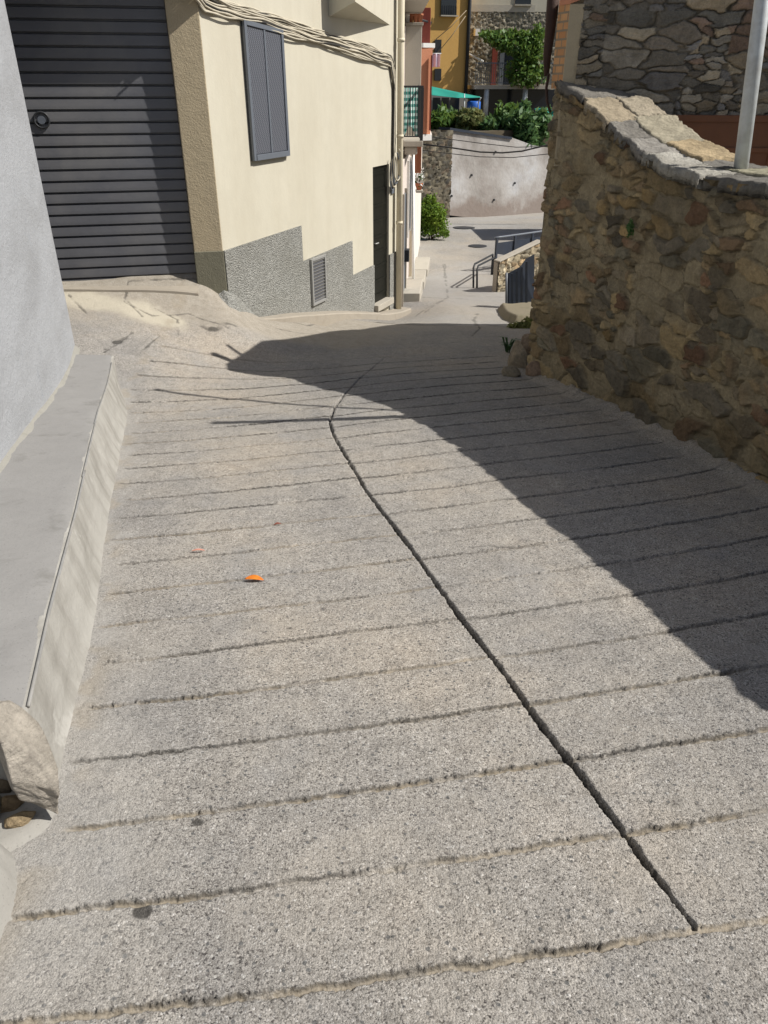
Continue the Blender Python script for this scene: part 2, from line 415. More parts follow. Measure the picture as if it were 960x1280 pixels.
def perforated():
    m = Mat('perforated_blue_grey_metal', .5, .4)
    sx = m.n('ShaderNodeSeparateXYZ', {0: m.pos})
    d = m.math('ADD', m.math('MULTIPLY', sx.outputs[0], .414), m.math('MULTIPLY', sx.outputs[1], .91))
    w1 = m.math('SINE', m.math('MULTIPLY', sx.outputs[2], 190.0)); w2 = m.math('SINE', m.math('ADD', m.math('MULTIPLY', d, 150.0), m.math('MULTIPLY', sx.outputs[2], 95.0)))
    k = m.math('MULTIPLY', w1, w2)
    m.color(m.ramp(k, [(.05, (.12,.128,.15)), (.35, (.04,.043,.055))])); m.bump(k, .5, .004)
    return m.m
M['perf'] = perforated()

# ------------------------------------------------------------------ ground: road, lane, terrain
CRACK = [(866,1159),(800,1068),(748,999),(682,914),(633,845),(575,772),(517,690),(458,614),(417,544),(412,527),(418,510),(429,495),(445,478),(466,460),(480,448)]
CRK = np.array([G(*a)[:2] for a in CRACK])
def polydist(x, y, pts):
    d = np.full(x.shape, 9e9)
    for a, b in zip(pts[:-1], pts[1:]):
        e = b-a; t = np.clip(((x-a[0])*e[0] + (y-a[1])*e[1])/(e@e), 0, 1)
        d = np.minimum(d, np.hypot(x-a[0]-t*e[0], y-a[1]-t*e[1]))
    return d
LEDGE_B = np.array([(-.93,1.40),(-.993,1.665),(-1.146,2.317),(-1.357,3.047),(-1.888,4.956),(-2.193,6.049),(-2.45,6.75)])
_wc = np.polyfit([2.5,4.01,4.556,5.02,5.574,6.249,6.907,7.5], [2.56,2.289,2.228,2.132,2.019,1.883,1.678,1.45], 2)
def wallx(y): return np.polyval(_wc, y)
def blob(x, y, px, py, rx, ry, seed, rot=0.0):
    g = G(px, py); dx = x-g[0]; dy = y-g[1]
    a = math.cos(rot)*dx + math.sin(rot)*dy; b = -math.sin(rot)*dx + math.cos(rot)*dy
    q = np.sqrt((a/rx)**2 + (b/ry)**2) + (fbm(x*9, y*9, seed, 4)-.5)*1.1
    return sstep(1.0, .7, q)

def build_road():
    ys = [-.6, -.3, 0.0, .2]
    y = .35
    while y < 11.7:
        ys.append(y); y += min(.0026*y+.0012, .0165)
    ys[-1] = 11.7
    ys = np.array(ys)
    xl = -1.75-.36*ys; xr = np.full_like(ys, 3.05)
    il = np.maximum(-.56*ys-.55, xl+.05); ir = np.minimum(.56*ys+.50, xr-.05)
    def seg(a, b, n, end=False): return a[:,None] + (b-a)[:,None]*np.linspace(0, 1, n, endpoint=end)[None,:]
    X = np.concatenate([seg(xl, il, 36), seg(il, ir, 720), seg(ir, xr, 36, True)], 1); NC = X.shape[1]
    Y = np.repeat(ys[:,None], NC, 1)
    Z = gz(X, Y)
    # ---- transverse grooves, a fan of raked lines
    y0 = Y.copy()
    for _ in range(7):
        mm = .146 + .16*(1-np.exp(-np.maximum(y0-.9, -1)/1.5))
        y0 = Y - mm*X - .018*X*X - .05*np.maximum(X-1.0, 0)**2
    sp = .283 + .006*(y0-.9)
    right = sstep(-.02, .02, X-np.interp(Y, CRK[:,1], CRK[:,0]))
    q = (y0-.930)/sp + .05*right*sstep(1.2, 2.2, Y) + (fbm(X*1.3, Y*1.3, 3, 3)-.5)*.07
    n = np.round(q); f = (q-n)*sp
    f = f + (fbm(X*9, n*7.7, 5, 3)-.5)*.013 + (fbm(X*55, n*3.1, 9, 3)-.5)*.011 + (fbm(X*130, Y*130, 10, 2)-.5)*.007
    amp = sstep(.30, .68, fbm(X*1.7+n*5.1, n*13.7, 21, 3))
    amp = np.where((np.abs(n) < .5) | (n == 2), .85, .68) + np.where((np.abs(n) < .5) | (n == 2), .15, .32)*amp
    side = sstep(LEDGE_B[0,0]-.05, .15, X-np.interp(Y, LEDGE_B[:,1], LEDGE_B[:,0])+LEDGE_B[0,0]-.05)*0 + 1
    inside = sstep(.01, .07, X-np.interp(Y, LEDGE_B[:,1], LEDGE_B[:,0])-.02*(n % 3))
    wallfade = sstep(.02, .22, wallx(np.clip(Y, 1, 7.6))-X-.10*_hash(n, n*0, 77))
    ramp = sstep(8.6, 7.6, Y - .35*np.maximum(X+.5, 0))
    A = amp*inside*wallfade*ramp
    hw = .0085
    prof = np.clip(1.25-(np.abs(f)/hw)**2.2, 0, 1)
    depth = .012*A*prof*(.55+.45*sstep(.25,.5,fbm(X*13, n*4.1, 93, 4)))
    lip = .002*A*np.exp(-((f-.019)/.011)**2)*(.4+1.2*fbm(X*60, Y*60, 31, 2))
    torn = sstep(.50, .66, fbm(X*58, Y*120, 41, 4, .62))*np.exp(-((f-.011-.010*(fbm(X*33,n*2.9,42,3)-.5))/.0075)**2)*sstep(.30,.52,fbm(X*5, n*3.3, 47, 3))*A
    # ---- long construction joint
    dc = polydist(X, Y, CRK)
    wob = (fbm(X*22, Y*22, 51, 4)-.5)*.013 + (fbm(X*90, Y*90, 52, 2)-.5)*.009
    cw = np.interp(Y, [1.05, 1.25, 2.5, 5, 7], [.0042, .0105, .0085, .008, .0055])*(.72+.6*fbm(X*6, Y*6, 53, 3))
    near = np.interp(Y, [1.02, 1.2, 5.4, 6.6, 8.2], [.45, 1, 1, .75, .25])
    ck = np.clip(1.35-((dc+wob)/cw)**2, 0, 1)*near
    Zd = Z - depth + lip - .011*torn - .035*ck
    # ---- surface relief
    rough = (fbm(X*14, Y*14, 61, 4)-.5)*.006 + (fbm(X*2.2, Y*2.2, 71, 3)-.5)*.016
    pit = sstep(.66, .80, fbm(X*75, Y*75, 81, 2))*.0022
    smooth_apron = sstep(7.9, 8.9, Y - .30*(X+3.2))*sstep(-.9, -1.7, X - .12*(Y-8.5))
    Zd = Zd + (rough - pit)*(1-.35*smooth_apron)
    # ---- colour masks
    dirtn = np.maximum(sstep(.38, .58, fbm(X*1.1+3, n*9.3, 91, 3)), np.where(np.abs(n) < .5, .9, 0))
    frag = sstep(.30, .52, fbm(X*13, n*4.1, 93, 4))
    dirt = np.clip(1.4-(np.abs(f-.001)/.0088)**2, 0, 1)*A*(.12+.88*dirtn)*(.35+.65*frag)*(1-.75*right*sstep(1.5, 2.6, Y))
    dirt = np.maximum(dirt*.95, .7*sstep(.12, .0, np.abs(X-np.interp(Y, LEDGE_B[:,1], LEDGE_B[:,0])-.03))*sstep(.5,.7,fbm(X*7,Y*7,14,3))*.6)
    dark = np.maximum(ck*(.72+.28*fbm(X*40, Y*40, 54, 2)), torn*.85)  # torn lips also blackened, painting in their small cast shadows
    line = np.clip(1.15-(np.abs(f-.007)/np.maximum(.0052, .0019*Y))**2, 0, 1)*A*sstep(.24, .46, fbm(X*7, n*5.7, 48, 4))  # thin shadow edge painted along each groove
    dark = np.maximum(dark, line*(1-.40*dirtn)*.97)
    pale = sstep(.20, .0, X-np.interp(Y, LEDGE_B[:,1], LEDGE_B[:,0]) + (fbm(X*6, Y*6, 23, 3)-.5)*.22)*.6*sstep(7.2, 6.6, Y)
    pale = np.maximum(pale, sstep(1.6, .9, Y-.3*X-1.1)*sstep(-.45, -.95, X+(fbm(X*4,Y*4,24,3)-.5)*.5)*.55)
    for args in [(247,1028,.018,.013,1),(178,1140,.022,.02,2),(362,786,.012,.010,3),(820,1090,.006,.012,4),(612,1115,.006,.014,5)]:
        dark = np.maximum(dark, .85*blob(X, Y, args[0], args[1], args[2], args[3], 200+args[4]))
    for (px, py, rx, ry, rot, k) in [(265,411,.07,.05,.35,11),(146,428,.07,.04,.9,12)]:
        dark = np.maximum(dark, .8*blob(X, Y, px, py, rx, ry, 300+k, rot))
    apron = np.clip(smooth_apron + sstep(8.35, 8.8, Y-.32*np.maximum(X+2.3,0)+(fbm(X*2,Y*2,33,3)-.5)*.7)*sstep(.6,-.4,X), 0, 1)
    apron = np.maximum(apron, .55*sstep(10.2, 11.6, Y+(fbm(X*2,Y*2,35,3)-.5)))
    g1 = G(120,378); g2 = G(215,402)
    dcr = polydist(X, Y, np.array([g1[:2]-np.array([.5,-.05]), g1[:2], g2[:2]]))
    cream = sstep(.30, .08, dcr*1.0 + (fbm(X*5, Y*5, 37, 4)-.5)*.3)*.85
    # a few drawn cracks on the apron and road end
    for pts, w in [([(155,372),(178,396)],.008),([(85,368),(108,392)],.008),([(160,352),(155,378),(190,395),(235,392),(285,410)],.006),([(160,352),(250,350),(275,360)],.006),
                   ([(193,385),(222,400),(223,418)],.007),([(130,440),(165,416)],.010),([(170,445),(200,420)],.010),([(253,408),(262,413),(270,413),(277,406),(284,404),(294,407)],.028),([(132,436),(140,431),(150,425),(156,423)],.026),([(368,403),(385,407),(392,405)],.02),([(597,392),(592,400),(600,410),(590,420)],.016),([(560,688),(580,684),(610,682),(640,684)],.004),
                   ([(330,405),(420,420)],.006)]:
        pl = np.array([G(*a)[:2] for a in pts]); dd = polydist(X, Y, pl) + (fbm(X*16, Y*16, 43, 3)-.5)*.03
        w = max(w, .010); ln = sstep(w*1.5, w*.3, np.abs(dd))*sstep(.25,.55,fbm(X*6,Y*6,49,3))*.8; dark = np.maximum(dark, .8*ln); Zd = Zd - .006*ln
    # ground rises a little against the stone wall, with loose crumbs
    skirt = sstep(.22, 0, wallx(np.clip(Y, .5, 7.6))-X)*sstep(7.9, 7.4, Y)
    Zd = Zd + skirt*(.02+.05*fbm(X*11, Y*11, 45, 4))
    dirt = np.maximum(dirt, skirt*.55*fbm(X*8, Y*8, 46, 3))
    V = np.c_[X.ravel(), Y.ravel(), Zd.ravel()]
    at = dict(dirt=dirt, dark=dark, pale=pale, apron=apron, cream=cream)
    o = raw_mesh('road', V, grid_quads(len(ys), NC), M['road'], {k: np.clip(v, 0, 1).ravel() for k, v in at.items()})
    return struct(o)
build_road()

def build_lane():
    ys = np.r_[np.arange(11.7, 20, .03), np.arange(20, 36.01, .08)]
    xs = np.r_[np.arange(-4, -.2, .2), np.arange(-.2, 5, .03), np.arange(5, 10.01, .2)]
    X, Y = np.meshgrid(xs, ys); Z = gz(X, Y) + (fbm(X*3, Y*3, 5, 4)-.5)*.02
    apron = .10 + .4*sstep(.45,.7,fbm(X*.8, Y*.8, 8, 4)); pale = .8*sstep(.35, .65, fbm(X*.5, Y*.35, 9, 4))
    dark = np.zeros_like(X)
    for pts, w in [([(253,408),(262,413),(270,413),(277,406),(284,404),(294,407)],.028),([(132,436),(140,431),(150,425),(156,423)],.026),([(368,403),(385,407),(392,405)],.02),([(597,392),(592,400),(600,410)],.02), ([(520,395),(560,372)],.012), ([(480,300),(560,285),(600,280)],.03),([(555,330),(560,372),(530,392)],.012),([(585,370),(640,372)],.012),([(530,372),(585,374)],.012)]:
        pl = np.array([G(*a)[:2] for a in pts]); dd = polydist(X, Y, pl) + (fbm(X*5, Y*5, 44, 4)-.5)*.09
        dark = np.maximum(dark, .5*sstep(w*1.3+.012, w*.5, np.abs(dd)))
    dark = np.maximum(dark, .16*sstep(.5, .75, fbm(X*.6+4, Y*.25, 12, 4)))
    z0 = np.zeros(X.size)
    o = raw_mesh('lane', np.c_[X.ravel(), Y.ravel(), Z.ravel()], grid_quads(len(ys), len(xs)), M['road'],
                 dict(dirt=z0, dark=dark.ravel(), pale=pale.ravel(), apron=apron.ravel(), cream=z0))
    struct(o)
build_lane()
# lower land all around, reaching the horizon, and the hill the village stands on
def build_land():
    xs = np.r_[-600, -300, -120, -60, np.arange(-30, 41, 2.0), 60, 120, 300, 600]
    ys = np.r_[-600, -300, -120, -60, np.arange(-30, 61, 2.0), 80, 100, 130, 180, 300, 600]
    X, Y = np.meshgrid(xs, ys)
    Xc = np.clip(X, -4, 9); Yc = np.clip(Y, -2, 35)
    Z = gz(Xc, Yc) - .35 - .02*np.hypot(X-Xc, Y-Yc)
    Z = np.where(Y > 62, (Y-62)*.35+1.0, Z)
    z0 = np.zeros(X.size)
    struct(raw_mesh('terrain', np.c_[X.ravel(), Y.ravel(), Z.ravel()], grid_quads(len(ys), len(xs)), M['soil'], {}))
    o = MB().prism([(-14, 32.6, -3.6), (2.2, 32.3, -3.6), (6.4, 35.2, -3.6), (18, 39, -3.6), (18, 64, -3.6), (-14, 64, -3.6)], (0, 0, 3.45)).build('terrace_ground', M['soil'])
    struct(o)
build_land()

# ------------------------------------------------------------------ masonry face
def masonry(name, base_fn, top_fn, s0, s1, normal_fn, cw, ch, seed, palette, mortar, relief=.035, res=.011, mortar_w=(.10,.26), smear=.0, flare=0.0, parent=None, mat=None, warp=.35, tone_fn=None):
    """a wall face: s runs along it, h from foot to top; stones stand proud of the mortar"""
    ns = int((s1-s0)/res)+1; ss = np.linspace(s0, s1, ns)
    bx, by, bz = base_fn(ss); tz = top_fn(ss); nx, ny = normal_fn(ss)
    H = np.max(tz-bz); nh = int(H/res)+1; hh = np.linspace(0, 1, nh)
    Sg = np.repeat(ss[None,:], nh, 0); Zg = bz[None,:] + hh[:,None]*(tz-bz)[None,:]
    Hg = Zg - bz[None,:]
    wu = Sg + (fbm(Sg*5, Zg*5, seed+50, 4)-.5)*cw*warp*1.6; wv = Zg + (fbm(Sg*5+9, Zg*5, seed+60, 4)-.5)*ch*warp*2.2
    F1, F2, ID = cells(wu, wv, cw, ch, seed)
    G1, G2, ID2 = cells(wu+.37, wv+.11, cw*.52, ch*.55, seed+7)
    small = fbm(Sg*1.6, Zg*2.2, seed+55, 3) > .53
    F1 = np.where(small, G1, F1); F2 = np.where(small, G2, F2); ID = np.where(small, ID2, ID)
    edge = F2-F1
    st = sstep(mortar_w[0], mortar_w[1], edge)
    proud = .45+.9*((ID*7.31) % 1)
    if smear:
        cover = sstep(smear-.10, smear+.12, .55*fbm(Sg*3.2, Zg*3.2, seed+70, 4) + .45*((ID*13.7) % 1))
        st = st*(1-cover)
    disp = relief*st*proud + (fbm(Sg*9, Zg*9, seed+80, 5)-.5)*relief*1.1 + (fbm(Sg*40, Zg*40, seed+90, 3)-.5)*relief*.35
    disp = disp - .4*relief*sstep(.08, .0, edge)*(fbm(Sg*4, Zg*4, seed+95, 3) > .5)
    if flare:
        disp = disp + flare*sstep(.30, 0, Hg)*fbm(Sg*3.5, Zg*3.5, seed+97, 4)
    pal = np.array(palette); k = np.floor(ID*len(pal)).astype(int) % len(pal)
    col = pal[k]*(.62+.80*((ID*31.7) % 1))[...,None]
    mo = np.array(mortar)*(.85+.3*fbm(Sg*2.5, Zg*2.5, seed+99, 4))[...,None]
    col = mo*(1-st)[...,None] + col*st[...,None]
    hole = sstep(.06, 0, edge)*(fbm(Sg*6, Zg*6, seed+101, 3) > .60)
    col = col*(1-.55*hole)[...,None]
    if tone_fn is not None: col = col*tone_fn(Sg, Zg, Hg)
    X = bx[None,:] + nx[None,:]*disp; Y = by[None,:] + ny[None,:]*disp
    return raw_mesh(name, np.c_[X.ravel(), Y.ravel(), Zg.ravel()], grid_quads(nh, ns), mat or M['stone'], {'Col': col.reshape(-1, 3)}, parent)

# ------------------------------------------------------------------ stone wall along the road
def build_boundary_wall():
    root = empty('stone_boundary_wall')
    tag(root, 'tall rubble stone and mortar wall in shade along the sloping road', 'stone wall')
    # top edge read against the wall line
    tp = [(960,222),(890,214),(838,203),(800,182),(770,155),(740,127),(700,96),(692,92)]
    TY, TZ = [], []
    for a in tp:
        d = ray(*a); ks = np.linspace(1, 12, 20000); r = ks[:,None]*d; i = int(np.argmax(r[:,0]-wallx(r[:,1]) > 0))
        TY.append(r[i,1]); TZ.append(CZ+r[i,2])
    TY = [-2.0, 3.0]+TY; TZ = [1.20, 1.12]+TZ
    top = lambda y: np.interp(y, TY, TZ) - .045
    Y0, Y1 = .3, 7.5
    base = lambda s: (wallx(s), s, gz(wallx(s), s)-.12)
    def nrm(s):
        dx = np.polyval(np.polyder(_wc), s); L = np.sqrt(1+dx*dx)
        return -1/L, dx/L
    pal = [(.42,.32,.175),(.37,.285,.165),(.33,.25,.14),(.38,.27,.13),(.22,.18,.12),(.18,.155,.115),(.33,.245,.14),(.24,.165,.10),(.22,.185,.13),(.36,.28,.16),(.21,.185,.14),(.27,.20,.12),(.25,.21,.15),(.20,.18,.13),(.26,.155,.095)]
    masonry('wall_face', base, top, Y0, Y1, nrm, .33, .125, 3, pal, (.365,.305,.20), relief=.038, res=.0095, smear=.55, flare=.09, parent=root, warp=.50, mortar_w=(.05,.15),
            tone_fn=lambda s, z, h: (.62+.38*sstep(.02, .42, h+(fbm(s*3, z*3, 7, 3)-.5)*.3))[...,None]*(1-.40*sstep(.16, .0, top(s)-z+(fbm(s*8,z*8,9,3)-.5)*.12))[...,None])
    # core: back, top, ends
    th = .50; ss = np.linspace(Y0, Y1, 60); nx, ny = nrm(ss); mb = MB()
    fx, fy = wallx(ss), ss
    f = lambda i, k, z: (fx[i]-nx[i]*k, fy[i]-ny[i]*k, z)
    tz = top(ss); bz = gz(fx, fy)-.3
    for i in range(len(ss)-1):
        mb.quad(f(i,.012,tz[i]-.004), f(i+1,.012,tz[i+1]-.004), f(i+1,th,tz[i+1]-.004), f(i,th,tz[i]-.004))
        mb.quad(f(i,th,tz[i]-.004), f(i+1,th,tz[i+1]-.004), f(i+1,th,bz[i+1]), f(i,th,bz[i]))
    for i in (0, len(ss)-1):
        mb.quad(f(i,.0,bz[i]), f(i,th,bz[i]), f(i,th,tz[i]), f(i,.0,tz[i]))
    mb.build('wall_core', M['kerb'], root)
    # coping slabs
    r2 = random.Random(5)
    cols = [(.40,.335,.24),(.30,.29,.27),(.34,.33,.31),(.50,.40,.24),(.40,.38,.33),(.36,.31,.24)]
    def slab(y0, y1, k0, k1, lift, c, nm='coping_stone', hh=.036, tilt=0.0):
        N = 44; K = 34; ys = np.linspace(y0, y1, N); kk = np.linspace(k0, k1, K)
        Yg, Kg = np.meshgrid(ys, kk, indexing='ij')
        sd = r2.randint(0, 9999)
        e1 = (fbm(Kg*11, Kg*0+.3, sd, 5, .65)-.5)*.12; e2 = (fbm(Yg*11, Yg*0+.7, sd+1, 5, .65)-.5)*.11
        a = (Yg-y0)/(y1-y0); b = (Kg-k0)/(k1-k0)
        Ye = Yg + e1*(np.abs(a-.5)*2); Ke = Kg + e2*(np.abs(b-.5)*2)
        rim = np.minimum(np.minimum(a, 1-a)*(y1-y0), np.minimum(b, 1-b)*(k1-k0))
        tz_ = np.interp(Ye, TY, TZ) - .045
        Zt = tz_ + lift + hh*sstep(-.003, .010, rim) + (fbm(Yg*12, Kg*12, sd+2, 5, .6)-.5)*.030 + tilt*(Ke-.25)
        nx_, ny_ = nrm(Ye); Xw = wallx(Ye)-nx_*Ke; Yw = Ye-ny_*Ke
        V = np.c_[Xw.ravel(), Yw.ravel(), Zt.ravel()]; nV = len(V)
        Vb = V.copy(); Vb[:,2] -= hh+.02
        q = grid_quads(N, K); qs = [q, q[:, ::-1]+nV]
        idx = np.arange(nV).reshape(N, K)
        for line in (idx[0], idx[-1], idx[:,0], idx[:,-1]):
            qs.append(np.c_[line[:-1], line[1:], line[1:]+nV, line[:-1]+nV])
        colr = np.tile(np.array(c), (2*nV, 1))*(.8+.4*fbm(np.r_[Yg.ravel(),Yg.ravel()]*8, np.r_[Kg.ravel(),Kg.ravel()]*8, sd+5, 4))[:,None]
        raw_mesh(nm, np.r_[V, Vb], np.vstack(qs), M['stone'], {'Col': colr}, root, smooth=False)
    slab(7.02, 7.50, -.02, .52, .0, (.22,.205,.18)); slab(6.60, 7.03, -.025, .28, .0, cols[0]); slab(6.66, 7.0, .27, .56, .01, (.38,.33,.25))
    slab(6.30, 6.62, -.02, .22, -.005, (.24,.225,.20)); slab(6.18, 6.66, .21, .60, .012, (.40,.36,.27))
    slab(6.02, 6.31, -.03, .26, .0, (.33,.31,.28)); slab(5.78, 6.20, .25, .62, .02, (.44,.345,.215))
    slab(5.70, 6.04, -.02, .28, -.002, (.46,.44,.39)); slab(5.30, 5.71, -.04, .24, -.008, (.42,.40,.35)); slab(5.42, 5.80, .23, .58, .0, (.20,.19,.17))
    slab(4.86, 5.45, .22, .60, .0, (.34,.32,.23)); slab(4.70, 5.31, -.03, .23, -.015, (.19,.18,.16)); slab(4.2, 4.85, .20, .60, -.006, (.20,.19,.16))
    y = 4.68
    while y > 1.0:
        L = r2.uniform(.45, .7); slab(y-L, y, -.03, .27, 0, r2.choice(cols)); slab(y-L+r2.uniform(-.1,.1), y-.01, .26, .56, r2.uniform(0,.012), r2.choice(cols)); y -= L
    return root
build_boundary_wall()

# ------------------------------------------------------------------ stone house behind the wall
HA = np.array([1.505, 7.37]); HB = np.array([1.452, 7.56]); HC = np.array([1.80, 8.40]); HD = np.array([5.5, 11.7]); HE = np.array([7.2, 9.0]); HF = np.array([6.6, 6.45])
HTOP = 2.10
def build_stone_house():
    root = empty('stone_house')
    tag(root, 'low stone house with a brick corner above the road wall', 'house')
    d = (HF-HA); L = np.linalg.norm(d); d = d/L; n = np.array([d[1], -d[0]])
    pal = [(.31,.28,.23),(.37,.32,.24),(.22,.21,.185),(.40,.33,.235),(.24,.23,.22),(.27,.235,.19),(.33,.30,.25),(.16,.15,.13),(.28,.20,.15)]
    base = lambda s: (HA[0]+d[0]*s, HA[1]+d[1]*s, np.full_like(s, .7))
    masonry('stone_face', base, lambda s: HTOP-.004+.30*np.maximum(0, HA[0]+d[0]*s-1.5), .105, L, lambda s: (np.full_like(s, n[0]), np.full_like(s, n[1])), .31, .098, 8, pal,
            (.215,.19,.15), relief=.024, res=.010, mortar_w=(.03,.12), smear=.72, parent=root, warp=.55)
    # gable above the stone face up to the sloping roof (out of the picture) and other walls
    mb = MB()
    rz = lambda p: HTOP + .30*max(0, p[0]-1.5)
    pts = [HB+np.array([.06,.0]), HC+np.array([.03,0]), HD, HE, HF]
    for a, b in zip(pts[:-1], pts[1:]):
        mb.quad((*a, -2.2), (*b, -2.2), (*b, rz(b)), (*a, rz(a)))
    off = n*(-.03)
    mb.poly([(*(HA+off), -1.5), (*(HF+off), -1.5), (*(HF+off), rz(HF)), (*(HA+off), rz(HA))])
    mb.build('wall', M['tan'], root)
    # brick return facing the road + the plastered pilaster at the corner
    e = HB-HA; en = np.array([e[1], -e[0]]); en = -en/np.linalg.norm(en)
    if en[0] > 0: en = -en
    mb = MB(); mb.prism([(*HA, 1.50), (*HB, 1.50), (*HB, HTOP), (*HA, HTOP)], (en[0]*-.2, en[1]*-.2, 0)); mb.build('brick_return', M['brick'], root)
    p0 = HA - en*.0 + n*.012
    mb = MB(); mb.prism([(*p0, .9), (*(p0+d*.115), .9), (*(p0+d*.115), HTOP), (*p0, HTOP)], (-n[0]*.2, -n[1]*.2, 0)); mb.build('corner_pilaster', M['tan'], root, .006)
    # lower plastered end of the wall under the brick
    # roof
    over = 0.0
    poly = [HA+n*.02, HB, HC, HD, HE, HF+n*.02]
    mb = MB(); mb.prism([(*p, rz(p)) for p in poly], (0, 0, .04)); mb.build('roof', M['terracotta'], root)
    # brown boarded shutter let into the stone face, low behind the wall coping
    a = on_plane(822, 143, (*HA, 0), np.array([n[0], n[1], 0])); s0 = float(np.dot(a[:2]-HA, d)); zt = a[2]
    q = HA + d*s0 + n*.035
    mb = MB(); mb.prism([(*q, .6), (*(q+d*1.9), .6), (*(q+d*1.9), zt), (*q, zt)], (n[0]*.03, n[1]*.03, 0)); sh = mb.build('wooden_shutter', M['brown'], root, .004)
    mb = MB()
    for zz, hgt in ((zt-.05, .05), (zt-.275, .035)):
        mb.obox((*(q+n*.031), zz), (*(d*1.9), 0), (*(n*.02), 0), (0, 0, hgt))
    for t in (.0, .93, 1.82):
        mb.obox((*(q+n*.031+d*t), .6), (*(d*.07), 0), (*(n*.017), 0), (0, 0, zt-.06-.6))
    mb.build('shutter_rail', M['brown'], sh, .003)
    return root
build_stone_house()
# dark bent cable duct hanging at the brick corner
mb = MB()
pts = [P(694,-30,7.75), P(690,15,7.7), P(687,45,7.68), P(684,70,7.66), P(683,95,7.64)]
mb.tube(pts, [.055,.05,.042,.035,.022], 10)
o = mb.build('rusty_downpipe', M['rust'], None, 0, True); tag(o, 'dark rusty pipe bent along the outer edge of the orange brick corner', 'pipe')
mb = MB(); mb.tube([P(686,92,7.6), P(683,110,7.58), P(684,128,7.56), P(688,140,7.53)], .012, 8)
o = mb.build('iron_hook', M['rust'], None, 0, True); tag(o, 'small iron hook on the wall end just below the brick corner', 'hook')
# galvanised post behind the coping
a = P(955-5, -60, 5.6); b = P(925, 215, 5.75); b[2] -= .5
a2 = P(953, 0, 5.6); dirn = (a2-P(928,195,5.75)); dirn /= np.linalg.norm(dirn)
b0 = P(928,195,5.52); dirn = P(953,0,5.47)-b0; dirn /= np.linalg.norm(dirn); pb = b0-dirn*.6; pt = b0+dirn*((2.74-b0[2])/dirn[2])
root = empty('metal_post'); tag(root, 'leaning round galvanised post in front of the stone house and brown boards', 'post')
MB().tube([pb, pt], .046, 20).build('post_tube', M['galv'], root, 0, True)
MB().tube([pt-dirn*.0, pt+dirn*.02], .05, 20).build('post_cap', M['galv'], root, 0, True)

